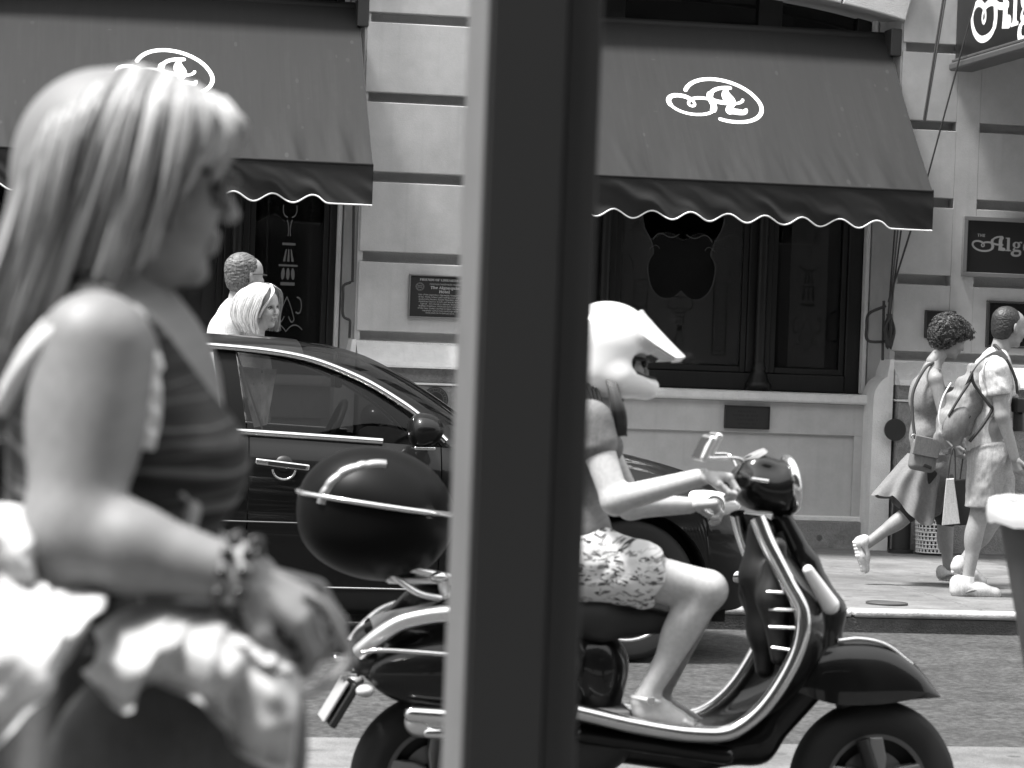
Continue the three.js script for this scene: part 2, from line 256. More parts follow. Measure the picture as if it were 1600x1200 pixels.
// ---------------------------------------------------------------- marks and plates on the wall
const logoStroke = (x) => { // flourished initial of the hotel, drawn in a 1600 x 1067 box
  x.lineCap = x.lineJoin = 'round';
  const st = (w, f) => { x.lineWidth = w; x.beginPath(); f(); x.stroke(); };
  st(56, () => { x.moveTo(425, 372); x.bezierCurveTo(500, 230, 650, 172, 820, 172); x.bezierCurveTo(1050, 175, 1250, 290, 1335, 410); x.bezierCurveTo(1400, 500, 1415, 560, 1413, 610); x.bezierCurveTo(1405, 770, 1250, 875, 1040, 877); x.bezierCurveTo(950, 878, 870, 860, 815, 840); });
  st(66, () => { x.moveTo(465, 520); x.bezierCurveTo(420, 478, 340, 462, 280, 468); x.bezierCurveTo(180, 478, 140, 560, 180, 630); });
  st(46, () => { x.moveTo(180, 630); x.bezierCurveTo(240, 730, 380, 782, 510, 778); x.bezierCurveTo(620, 775, 700, 750, 740, 700); });
  st(84, () => { x.moveTo(745, 690); x.bezierCurveTo(790, 620, 745, 560, 742, 500); x.bezierCurveTo(735, 460, 740, 440, 752, 420); });
  st(56, () => { x.moveTo(740, 450); x.bezierCurveTo(770, 370, 850, 300, 1040, 305); });
  st(38, () => { x.moveTo(500, 525); x.bezierCurveTo(430, 540, 400, 620, 465, 640); x.bezierCurveTo(520, 640, 520, 580, 490, 545); });
  st(50, () => { x.moveTo(470, 525); x.bezierCurveTo(560, 480, 680, 490, 760, 520); });
  st(70, () => { x.moveTo(760, 520); x.bezierCurveTo(850, 560, 950, 565, 1050, 560); });
  st(42, () => { x.moveTo(1050, 565); x.bezierCurveTo(1130, 560, 1170, 530, 1180, 497); });
  x.beginPath(); x.moveTo(1060, 300); x.bezierCurveTo(1010, 340, 1000, 350, 1015, 380); x.bezierCurveTo(1040, 440, 1090, 470, 1075, 560); x.lineTo(935, 560); x.bezierCurveTo(890, 470, 890, 400, 960, 330); x.fill();
  x.beginPath(); x.moveTo(960, 590); x.bezierCurveTo(920, 650, 880, 700, 950, 752); x.bezierCurveTo(1000, 745, 1020, 740, 1060, 752); x.bezierCurveTo(1120, 760, 1220, 760, 1216, 650); x.bezierCurveTo(1205, 620, 1180, 645, 1150, 668); x.bezierCurveTo(1100, 655, 1060, 650, 1020, 652); x.lineTo(1070, 580); x.fill();
};
const script = (x, px, py, s, rest) => { // flourished initial followed by the other letters
  x.save(); x.translate(px, py); x.scale(s, s); x.save(); x.beginPath(); x.rect(0, 200, 1230, 700); x.clip();
  x.lineCap = 'round'; const st = (w, f) => { x.lineWidth = w; x.beginPath(); f(); x.stroke(); };
  st(60, () => { x.moveTo(465, 520); x.bezierCurveTo(420, 478, 340, 462, 280, 468); x.bezierCurveTo(180, 478, 140, 560, 180, 630); x.bezierCurveTo(240, 730, 380, 782, 510, 778); x.bezierCurveTo(620, 775, 700, 750, 740, 700); });
  st(84, () => { x.moveTo(745, 690); x.bezierCurveTo(790, 620, 745, 560, 742, 500); x.bezierCurveTo(735, 460, 740, 440, 752, 420); }); st(56, () => { x.moveTo(740, 450); x.bezierCurveTo(770, 370, 850, 300, 1040, 305); });
  st(38, () => { x.moveTo(500, 525); x.bezierCurveTo(430, 540, 400, 620, 465, 640); x.bezierCurveTo(520, 640, 520, 580, 490, 545); }); st(60, () => { x.moveTo(470, 525); x.bezierCurveTo(560, 480, 680, 490, 760, 520); x.bezierCurveTo(850, 560, 950, 565, 1050, 560); });
  st(110, () => { x.moveTo(1030, 340); x.bezierCurveTo(960, 430, 1010, 560, 990, 690); x.lineTo(1090, 700); });
  x.restore(); x.font = 'bold 560px serif'; x.textBaseline = 'alphabetic'; x.fillText(rest, 1130, 750);
  st(60, () => { x.moveTo(1400, 760); x.bezierCurveTo(1300, 780, 1320, 890, 1450, 890); x.bezierCurveTo(1560, 890, 1600, 840, 1590, 790); }); x.restore();
};
function plate(name, label, cat, x0, x1, y0, y1, z, texture, frameMat, faceRough = 0.5, fw = 0.015, metal = 0) {
  const t = thing(name, label, cat, [(x0 + x1) / 2, y0, z]);
  part(t, 'frame', [box(x0, x1, y0, y0 + fw, z, z + 0.04, 0.004), box(x0, x1, y1 - fw, y1, z, z + 0.04, 0.004), box(x0, x0 + fw, y0 + fw, y1 - fw, z, z + 0.04, 0.004), box(x1 - fw, x1, y0 + fw, y1 - fw, z, z + 0.04, 0.004)], frameMat);
  part(t, 'back_board', box(x0 + 0.004, x1 - 0.004, y0 + 0.004, y1 - 0.004, z, z + 0.022), mDark);
  part(t, 'face', new THREE.PlaneGeometry(x1 - x0 - 2 * fw, y1 - y0 - 2 * fw).translate((x0 + x1) / 2, (y0 + y1) / 2, z + 0.026), new THREE.MeshStandardMaterial({ map: texture, roughness: faceRough, metalness: metal }));
  return t;
}
const plaqueTex = canvasTex(1024, 720, (x, w, h) => {
  x.fillStyle = '#1b1b1b'; x.fillRect(0, 0, w, h); x.fillStyle = '#b5b5b5'; x.textAlign = 'center';
  x.font = 'bold 54px serif'; x.fillText('FRIENDS OF LIBRARIES USA', w / 2 + 30, 82); x.font = 'italic 40px serif'; x.fillText('Literary Landmarks Register', w / 2 + 80, 150);
  x.font = 'bold 66px serif'; x.fillText('The Algonquin', w / 2 + 70, 222); x.fillText('Hotel', w / 2 + 60, 292);
  x.font = '35px serif'; ['Site of the legendary Algonquin Round Table', 'of the 1920s, where such well-known writers', 'as Dorothy Parker, Robert Benchley and the', 'American humor, words and wit lived on as', 'legend.  The country\u2019s literary history of', 'William Faulkner, Gertrude Stein and many', 'of the New Yorker started in these rooms and', 'regularly visited here and kept alive', 'with pride in its literary past.'].forEach((l, i) => x.fillText(l, w / 2, 342 + i * 40));
  x.strokeStyle = '#8a8a8a'; x.lineWidth = 5; x.beginPath(); x.arc(160, 190, 68, 0, 7); x.stroke(); x.beginPath(); x.arc(160, 190, 54, 0, 7); x.stroke(); x.strokeRect(130, 170, 30, 36); x.strokeRect(160, 170, 30, 36);
});
plate('plaque', 'dark bronze landmark plaque with raised lettering on the pale left pier', 'plaque', 2.885, 3.39, 1.845, 2.185, ZW + 0.002, plaqueTex, M(0.16, 0.5), 0.5, 0.012);
const signTex = canvasTex(1024, 384, (x, w, h) => { x.fillStyle = '#131313'; x.fillRect(0, 0, w, h); x.fillStyle = x.strokeStyle = '#8d8d8d'; script(x, 0, 40, 0.235, 'lgonquin'); x.font = 'bold 30px sans-serif'; x.fillText('THE', 70, 118); });
plate('wall_sign', 'black framed sign with grey script lettering on the right wall', 'sign', 7.36, 8.66, 2.35, 2.835, ZW + 0.004, signTex, M(0.17, 0.6), 0.45, 0.035);
const blankTex = canvasTex(64, 64, (x, w, h) => { x.fillStyle = '#141414'; x.fillRect(0, 0, w, h); });
plate('small_plaque', 'small blank black plaque behind the curly haired woman', 'plaque', 7.07, 7.325, 1.84, 2.065, ZW + 0.002, blankTex, mIron, 0.4, 0.01);
plate('menu_case', 'dark display case on the wall behind the man with the backpack', 'display case', 7.585, 8.15, 1.785, 2.165, ZW + 0.002, blankTex, mIron, 0.2, 0.02);
const platTex = canvasTex(256, 128, (x, w, h) => { x.fillStyle = '#222'; x.fillRect(0, 0, w, h); x.fillStyle = '#0c0c0c'; x.textAlign = 'center'; const r = rng(8); [110, 170, 120, 100].forEach((l, i) => { for (let q = -l / 2; q < l / 2; q += 9) if (r() > 0.12) x.fillRect(w / 2 + q, 22 + i * 25, 3 + r() * 4, 13); }); });
plate('sprinkler_plate', 'small dark metal plate under the window behind the scooter', 'plate', 5.485, 5.855, 1.06, 1.245, -22.449, platTex, mBronze, 0.5, 0.008);
const discTex = canvasTex(256, 256, (x, w) => { x.fillStyle = '#151515'; x.fillRect(0, 0, w, w); x.strokeStyle = '#585858'; x.lineWidth = 6; for (const r of [118, 84]) { x.beginPath(); x.arc(128, 128, r, 0, 7); x.stroke(); } x.fillStyle = '#606060'; for (let i = 0; i < 26; i++) { x.save(); x.translate(128, 128); x.rotate(i / 26 * 6.283); x.fillRect(-5, -112, 4 + (i % 3) * 3, 18); x.restore(); } for (let i = 0; i < 5; i++) { x.lineWidth = 5; x.beginPath(); x.arc(128, 128, 16 + i * 12, 0.5 * i, 0.5 * i + 2.2); x.stroke(); } });
function disc(label, x, y, r, tex) {
  const t = thing('wall_disc', label, 'plate', [x, y - r, -22.11]);
  part(t, 'rim', new THREE.CylinderGeometry(r, r, 0.02, 40).rotateX(Math.PI / 2).translate(x, y, -22.098), mIron);
  part(t, 'face', new THREE.CircleGeometry(r * 0.96, 40).translate(x, y, -22.085), tex ? new THREE.MeshStandardMaterial({ map: tex, roughness: 0.5 }) : M(0.016, 0.6));
}
disc('round cast plate with ring lettering on the plinth above the car bonnet', 3.10, 1.215, 0.10, discTex);
disc('plain round black plate on the plinth left of the walking woman', 6.80, 1.10, 0.088, null);

// ---------------------------------------------------------------- awnings
const awnTex = canvasTex(2048, 1024, (x, w, h) => {
  x.fillStyle = 'rgb(26,26,26)'; x.fillRect(0, 0, w, h); const r = rng(21);
  for (let i = 0; i < 900; i++) { const a = r() * w, b = r() * h, l = 60 + r() * 320, wd = 3 + r() * 26; x.fillStyle = `rgba(${r() < 0.55 ? '60,60,60' : '12,12,12'},${0.02 + r() * 0.035})`; x.fillRect(a, b, wd, l); }
  for (let i = 0; i < 5000; i++) { x.fillStyle = `rgba(${r() < 0.5 ? '90,90,90' : '10,10,10'},${r() * 0.10})`; x.fillRect(r() * w, r() * h, 1 + r() * 3, 1 + r() * 3); }
  for (let i = 0; i < 26; i++) { x.fillStyle = `rgba(150,150,150,${0.05 + r() * 0.08})`; x.beginPath(); x.ellipse(r() * w, r() * h, 3 + r() * 9, 3 + r() * 14, 0, 0, 7); x.fill(); }
  x.fillStyle = x.strokeStyle = '#fbfbfb'; x.save(); const s = 0.386; x.translate(w / 2 - 785 * s, h * 0.46 - 530 * s); x.scale(s, s * 1.03); logoStroke(x); x.restore();
});
const mAwning = M(1, 0.85, { map: awnTex, bumpMap: fabricMap, bumpScale: 0.0006 });
const mValance = M(0.011, 0.85, { map: fabricMap });
const mTrim = M(0.75, 0.8);
function awning(label, x0, x1) {
  const t = thing('awning', label, 'awning', [(x0 + x1) / 2, 2.64, -22.3], 'dark window awnings of the hotel');
  const yT = 4.25, zT = -22.48, yB = 2.945, zB = -21.14, W = x1 - x0;
  const surf = (u, v) => { // v = 0 bottom, 1 top
    const x = lerp(x0, x1, u), sag = -0.035 * Math.sin(Math.PI * v), w = sstep(0.38, 0.02, v) * 0.016 * (noise3(u * 26, v * 1.2, x0 * 3) + 0.6 * noise3(u * 55 + v * 6, v * 1.6, 9.1 + x0)) + 0.006 * noise3(u * 5, v * 3, 4 + x0);
    return [x, lerp(yB, yT, v) + sag * 0.7 + w * 0.7, lerp(zB, zT, v) + sag * 0.7 + w * 0.7];
  };
  part(t, 'canopy', grid(150, 40, surf), mAwning);
  const edge = (u) => { const x = u * W; const end = sstep(W - 0.40, W - 0.30, x), sc = 0.031 * Math.cos((x - W + 0.44) / 0.29 * 2 * Math.PI); return lerp(2.672 + sc, 2.646, end); };
  const fold = (u, v) => (1 - v) * (0.045 * noise3(u * 17 + v * 3.2, v * 0.7, 3 + x0) + 0.020 * noise3(u * 36 + v * 5, v, 7 + x0));
  const val = (u, v) => [lerp(x0, x1, u), lerp(edge(u), yB + 0.004, v), zB + 0.012 + fold(u, v)];
  part(t, 'valance', [grid(240, 12, val), grid(6, 4, (u, v) => [x1 + 0.002, lerp(2.646, yB, v), zB + 0.012 - u * 0.22]), grid(6, 4, (u, v) => [x0 - 0.002, lerp(2.70, yB, v), zB + 0.012 - u * 0.22])], mValance);
  const tp = []; for (let i = 0; i <= 200; i++) { const p = val(i / 200, 0); tp.push([p[0], p[1], p[2] + 0.002]); }
  part(t, 'piping', tube(tp, 0.0065, 300, 6), mTrim);
  part(t, 'front_bar', rod([x0 + 0.02, yB - 0.012, zB - 0.02], [x1 - 0.02, yB - 0.012, zB - 0.02], 0.018), mIron);
  part(t, 'front_seam', rod([x0, yB + 0.001, zB + 0.008], [x1, yB + 0.001, zB + 0.008], 0.012), mValance);
  for (const x of [x0 + 0.03, x1 - 0.03]) part(t, 'arm', [rod([x, 3.1, -22.28], [x, yB - 0.03, zB - 0.05], 0.013), rod([x, yT - 0.09, zT], [x, yB - 0.05, zB - 0.09], 0.012)], mIron);
  part(t, 'roller', rod([x0, yT + 0.01, zT - 0.04], [x1, yT + 0.01, zT - 0.04], 0.04), M(0.008, 0.7));
  part(t, 'bracket', box(x1 - 0.03, x1 + 0.06, yT - 0.16, yT + 0.06, -22.5, -22.29, 0.01), mIron); part(t, 'bracket', box(x0 - 0.06, x0 + 0.03, yT - 0.16, yT + 0.06, -22.5, -22.29, 0.01), mIron);
  return t;
}
awning('dark awning with white flourished initial behind the blonde foreground woman', -0.60, 2.44);
awning('dark awning with white flourished initial above the scooter rider', 3.61, 6.735);

// ---------------------------------------------------------------- marquee over the entrance, cut by the right edge
{
  const t = thing('entrance_marquee', 'black entrance marquee with large white script at the top right corner', 'marquee', [7.23, 4.0, -22.3]);
  const blk = M(0.012, 0.45); part(t, 'side_board', box(7.24, 7.36, 4.05, 5.35, -22.29, -18.2, 0.015), blk); part(t, 'side_board', box(12.3, 12.42, 4.05, 5.35, -22.29, -18.2, 0.015), blk); part(t, 'front_board', box(7.365, 12.295, 4.05, 5.35, -18.32, -18.2, 0.015), blk); part(t, 'deck', box(7.365, 12.295, 5.0, 5.3, -22.29, -18.325), blk);
  part(t, 'cornice', [box(7.19, 7.40, 3.99, 4.055, -22.29, -18.15, 0.02), box(7.215, 7.385, 4.06, 4.085, -22.29, -18.175, 0.008)], M(0.07, 0.45)); part(t, 'cornice', box(7.405, 12.45, 3.99, 4.055, -18.36, -18.15, 0.02), M(0.07, 0.45));
  const tex = canvasTex(2048, 640, (x, w, h) => { x.fillStyle = '#171717'; x.fillRect(0, 0, w, h); x.fillStyle = x.strokeStyle = '#ffffff'; script(x, 85, 205, 0.5, 'lgonquin'); });
  const f = part(t, 'lettering_panel', new THREE.PlaneGeometry(3.9, 1.22).rotateY(-Math.PI / 2).translate(7.236, 4.70, -20.25), new THREE.MeshStandardMaterial({ map: tex, roughness: 0.4 }));
}
// ---------------------------------------------------------------- cords by the right awning, conduit by the left one
{
  const c1 = thing('hanging_cord', 'doubled thick cord running up past the right awning edge', 'cord', [6.72, 3.6, -22.2]);
  part(c1, 'strand', rod([6.878, 3.55, -21.9], [7.03, 4.75, -21.9], 0.009), mIron); part(c1, 'strand', rod([6.895, 3.55, -21.92], [7.055, 4.75, -21.92], 0.008), M(0.09, 0.6));
  const c2 = thing('guy_wire', 'thin guy wire slanting from the marquee down to the wall cleat', 'cable', [6.75, 2.0, -22.2]);
  part(c2, 'strand', rod([6.736, 2.115, -22.200], [6.925, 3.099, -21.900], 0.008), mIron); part(c2, 'strand', rod([6.925, 3.099, -21.900], [7.164, 4.481, -21.600], 0.007), mIron);
  const c3 = thing('cleat_ropes', 'bundle of dark awning ropes tied to an iron cleat beside the window', 'rope', [6.74, 1.8, -22.3]);
  part(c3, 'bracket', tube([[6.728, 2.085, -22.240], [6.593, 2.018, -22.240], [6.576, 1.915, -22.240], [6.591, 1.803, -22.240], [6.739, 1.798, -22.240]], 0.012, 40, 8), mIron);
  part(c3, 'stem', rod([6.717, 2.125, -22.260], [6.725, 1.649, -22.260], 0.012), mIron);
  const r = rng(5); for (let i = 0; i < 17; i++) { const a = r() * 8 - 4, b = r() * 8 - 4; part(c3, 'rope_loop', tube([[6.745 + a * 0.004, 2.02, -22.2 + r() * 0.03], [6.73 + b * 0.008, 1.9, -22.18 + r() * 0.03], [6.75 + a * 0.006, 1.74 + r() * 0.06, -22.19 + r() * 0.03], [6.77 + b * 0.006, 1.88, -22.2 + r() * 0.03], [6.755, 2.02, -22.2]], 0.011, 30, 5), mIron); }
  for (const [k, x] of [[0, 1386], [1, 1393], [2, 1397]].entries()) part(c3, 'rope', rod([6.745 + k * 0.008, 2.02, -22.22], [6.775 + k * 0.03, 2.86, -22.2], 0.007), k === 1 ? M(0.1, 0.7) : mIron);
  const c4 = thing('conduit', 'thin dark conduit with a bend on the edge of the left pier', 'conduit', [2.45, 1.7, -22.3]);
  part(c4, 'pipe', tube([[2.438, 2.706, -22.330], [2.448, 2.158, -22.330], [2.440, 2.108, -22.330], [2.381, 2.075, -22.330], [2.379, 2.006, -22.330], [2.384, 1.846, -22.330], [2.436, 1.808, -22.330], [2.442, 1.779, -22.330], [2.441, 1.669, -22.330]], 0.011, 90, 8), mIron);
}
// ---------------------------------------------------------------- building across the street, behind the viewer
{
  const t = thing('opposite_building', 'masonry building across the street mirrored dimly in the car paint', 'building', [0, 0.13, 4.6]);
  part(t, 'wall', [box(-40, 40, 0.1, 12.4, 4.6, 12)], M(0.10, 0.9, { map: concreteMap }));
  for (let i = 0; i < 16; i++) for (let k = 0; k < 3; k++) part(t, 'window', box(-24 + i * 3, -22.4 + i * 3, 1.2 + k * 4.1, 3.6 + k * 4.1, 4.5, 4.62), MP(0.02, 0.06));
}
// ---------------------------------------------------------------- implicit surfaces for bodies and rounded shells
const smin = (a, b, k) => { const h = Math.max(k - Math.abs(a - b), 0) / k; return Math.min(a, b) - h * h * k * 0.25; };
const smax = (a, b, k) => -smin(-a, -b, k);
class Blob {
  constructor() { this.p = []; this.m = new THREE.Matrix4(); this.s = 1; }
  at(m) { this.m = m; this.s = new THREE.Vector3().setFromMatrixColumn(m, 0).length(); return this; }
  tp(a) { return v3(a).applyMatrix4(this.m); }
  cap(a, b, ra, rb = ra, k = 0.03, neg = false) { const A = this.tp(a), B = this.tp(b), d = B.clone().sub(A); ra *= this.s; rb *= this.s; this.p.push({ t: 0, ax: A.x, ay: A.y, az: A.z, dx: d.x, dy: d.y, dz: d.z, q: 1 / Math.max(1e-9, d.lengthSq()), ra, dr: rb - ra, k: k * this.s, neg }); return this; }
  chain(pts, rs, k = 0.03) { for (let i = 0; i + 1 < pts.length; i++) this.cap(pts[i], pts[i + 1], rs[i], rs[i + 1], k); return this; }
  ell(c, r, k = 0.03, rot = null, neg = false) {
    const C = this.tp(c), R = new THREE.Matrix4().extractRotation(this.m); if (rot) R.multiply(new THREE.Matrix4().makeRotationFromEuler(new THREE.Euler(rot[0], rot[1], rot[2], rot[3] || 'XYZ'))); R.transpose();
    this.p.push({ t: 1, cx: C.x, cy: C.y, cz: C.z, e: R.elements, rx: r[0] * this.s, ry: r[1] * this.s, rz: r[2] * this.s, mx: Math.max(...r) * this.s, k: k * this.s, neg }); return this;
  }
  f(x, y, z) {
    let d = 1e3;
    for (const o of this.p) {
      let e;
      if (o.t === 0) { const px = x - o.ax, py = y - o.ay, pz = z - o.az; let t = (px * o.dx + py * o.dy + pz * o.dz) * o.q; t = t < 0 ? 0 : t > 1 ? 1 : t; const a = px - t * o.dx, b = py - t * o.dy, c = pz - t * o.dz; e = Math.sqrt(a * a + b * b + c * c) - o.ra - t * o.dr; }
      else {
        const px = x - o.cx, py = y - o.cy, pz = z - o.cz, far = Math.sqrt(px * px + py * py + pz * pz) - o.mx;
        if (!o.neg && far > d + o.k) continue;
        const m = o.e, qx = m[0] * px + m[4] * py + m[8] * pz, qy = m[1] * px + m[5] * py + m[9] * pz, qz = m[2] * px + m[6] * py + m[10] * pz;
        const a = qx / o.rx, b = qy / o.ry, c = qz / o.rz, k0 = Math.sqrt(a * a + b * b + c * c), a2 = a / o.rx, b2 = b / o.ry, c2 = c / o.rz, k1 = Math.sqrt(a2 * a2 + b2 * b2 + c2 * c2);
        e = k0 < 1e-6 ? -Math.min(o.rx, o.ry, o.rz) : k0 * (k0 - 1) / k1;
      }
      d = o.neg ? smax(d, -e, o.k) : smin(d, e, o.k);
    }
    return d;
  }
  bounds(pad) { const b = [1e9, 1e9, 1e9, -1e9, -1e9, -1e9], add = (x, y, z, r) => { b[0] = Math.min(b[0], x - r); b[1] = Math.min(b[1], y - r); b[2] = Math.min(b[2], z - r); b[3] = Math.max(b[3], x + r); b[4] = Math.max(b[4], y + r); b[5] = Math.max(b[5], z + r); };
    for (const o of this.p) if (!o.neg) { if (o.t === 0) { add(o.ax, o.ay, o.az, o.ra); add(o.ax + o.dx, o.ay + o.dy, o.az + o.dz, o.ra + o.dr); } else add(o.cx, o.cy, o.cz, o.mx); }
    return b.map((v, i) => i < 3 ? v - pad : v + pad); }
}
// naive surface nets over f inside bounds b, cell size h; blocks far from the surface are skipped
function netMesh(f, b, h, lip = 1.35) {
  const B = 6, nx = Math.ceil((b[3] - b[0]) / h / B) * B + 1, ny = Math.ceil((b[4] - b[1]) / h / B) * B + 1, nz = Math.ceil((b[5] - b[2]) / h / B) * B + 1;
  const F = new Float32Array(nx * ny * nz).fill(1), sy = nx, sz = nx * ny, rad = h * B * 0.5 * Math.sqrt(3) * lip + h * 2, done = new Uint8Array(nx * ny * nz);
  for (let k = 0; k < nz - 1; k += B) for (let j = 0; j < ny - 1; j += B) for (let i = 0; i < nx - 1; i += B) {
    const c = f(b[0] + (i + B / 2) * h, b[1] + (j + B / 2) * h, b[2] + (k + B / 2) * h), skip = Math.abs(c) > rad;
    for (let kk = k; kk <= k + B; kk++) for (let jj = j; jj <= j + B; jj++) for (let ii = i; ii <= i + B; ii++) { const n = ii + jj * sy + kk * sz; if (done[n]) continue; if (skip) F[n] = c; else { F[n] = f(b[0] + ii * h, b[1] + jj * h, b[2] + kk * h); done[n] = 1; } }
  }
  const id = new Int32Array(nx * ny * nz).fill(-1), pos = [], idx = [];
  for (let k = 0; k < nz - 1; k++) for (let j = 0; j < ny - 1; j++) for (let i = 0; i < nx - 1; i++) {
    const n = i + j * sy + k * sz; let m = 0; for (let c = 0; c < 8; c++) if (F[n + (c & 1) + ((c >> 1) & 1) * sy + (c >> 2) * sz] < 0) m |= 1 << c;
    if (m === 0 || m === 255) continue; let X = 0, Y = 0, Z = 0, cnt = 0;
    for (let c = 0; c < 8; c++) for (let a = 0; a < 3; a++) { if (c & (1 << a)) continue; const c2 = c | (1 << a); if (((m >> c) & 1) === ((m >> c2) & 1)) continue;
      const f0 = F[n + (c & 1) + ((c >> 1) & 1) * sy + (c >> 2) * sz], f1 = F[n + (c2 & 1) + ((c2 >> 1) & 1) * sy + (c2 >> 2) * sz], t = f0 / (f0 - f1);
      X += (c & 1) + (a === 0 ? t : 0); Y += ((c >> 1) & 1) + (a === 1 ? t : 0); Z += (c >> 2) + (a === 2 ? t : 0); cnt++; }
    id[n] = pos.length / 3; pos.push(b[0] + (i + X / cnt) * h, b[1] + (j + Y / cnt) * h, b[2] + (k + Z / cnt) * h);
  }
  for (let k = 1; k < nz - 1; k++) for (let j = 1; j < ny - 1; j++) for (let i = 1; i < nx - 1; i++) {
    const n = i + j * sy + k * sz, s = F[n] < 0;
    if (s !== F[n + 1] < 0) { const q = [id[n - sy - sz], id[n - sz], id[n], id[n - sy]]; if (Math.min(...q) >= 0) s ? idx.push(q[0], q[1], q[2], q[0], q[2], q[3]) : idx.push(q[0], q[2], q[1], q[0], q[3], q[2]); }
    if (s !== F[n + sy] < 0) { const q = [id[n - 1 - sz], id[n - 1], id[n], id[n - sz]]; if (Math.min(...q) >= 0) s ? idx.push(q[0], q[1], q[2], q[0], q[2], q[3]) : idx.push(q[0], q[2], q[1], q[0], q[3], q[2]); }
    if (s !== F[n + sz] < 0) { const q = [id[n - 1 - sy], id[n - sy], id[n], id[n - 1]]; if (Math.min(...q) >= 0) s ? idx.push(q[0], q[1], q[2], q[0], q[2], q[3]) : idx.push(q[0], q[2], q[1], q[0], q[3], q[2]); }
  }
  const nn = pos.length / 3, nor = new Float32Array(nn * 3), uv = new Float32Array(nn * 2), e = h * 0.6;
  for (let i = 0; i < nn; i++) { const x = pos[i * 3], y = pos[i * 3 + 1], z = pos[i * 3 + 2]; const gx = f(x + e, y, z) - f(x - e, y, z), gy = f(x, y + e, z) - f(x, y - e, z), gz = f(x, y, z + e) - f(x, y, z - e), l = Math.hypot(gx, gy, gz) || 1; nor[i * 3] = gx / l; nor[i * 3 + 1] = gy / l; nor[i * 3 + 2] = gz / l; uv[i * 2] = x + z * 0.7; uv[i * 2 + 1] = y + z * 0.3; }
  const g = new THREE.BufferGeometry(); g.setAttribute('position', new THREE.Float32BufferAttribute(pos, 3)); g.setAttribute('normal', new THREE.BufferAttribute(nor, 3)); g.setAttribute('uv', new THREE.BufferAttribute(uv, 2)); g.setIndex(idx); return g;
}
const blobMesh = (b, h, pad = 0.02) => netMesh((x, y, z) => b.f(x, y, z), b.bounds(pad), h);
// frame: x forward, y up, z to the right, turned by yaw about y (0 = facing +x), then pitched (nose up +) and rolled
const frame = (o, yaw = 0, pitch = 0, roll = 0, s = 1) => new THREE.Matrix4().compose(v3(o), new THREE.Quaternion().setFromEuler(new THREE.Euler(roll * D2R, yaw * D2R, pitch * D2R, 'YZX')), V(s, s, s));
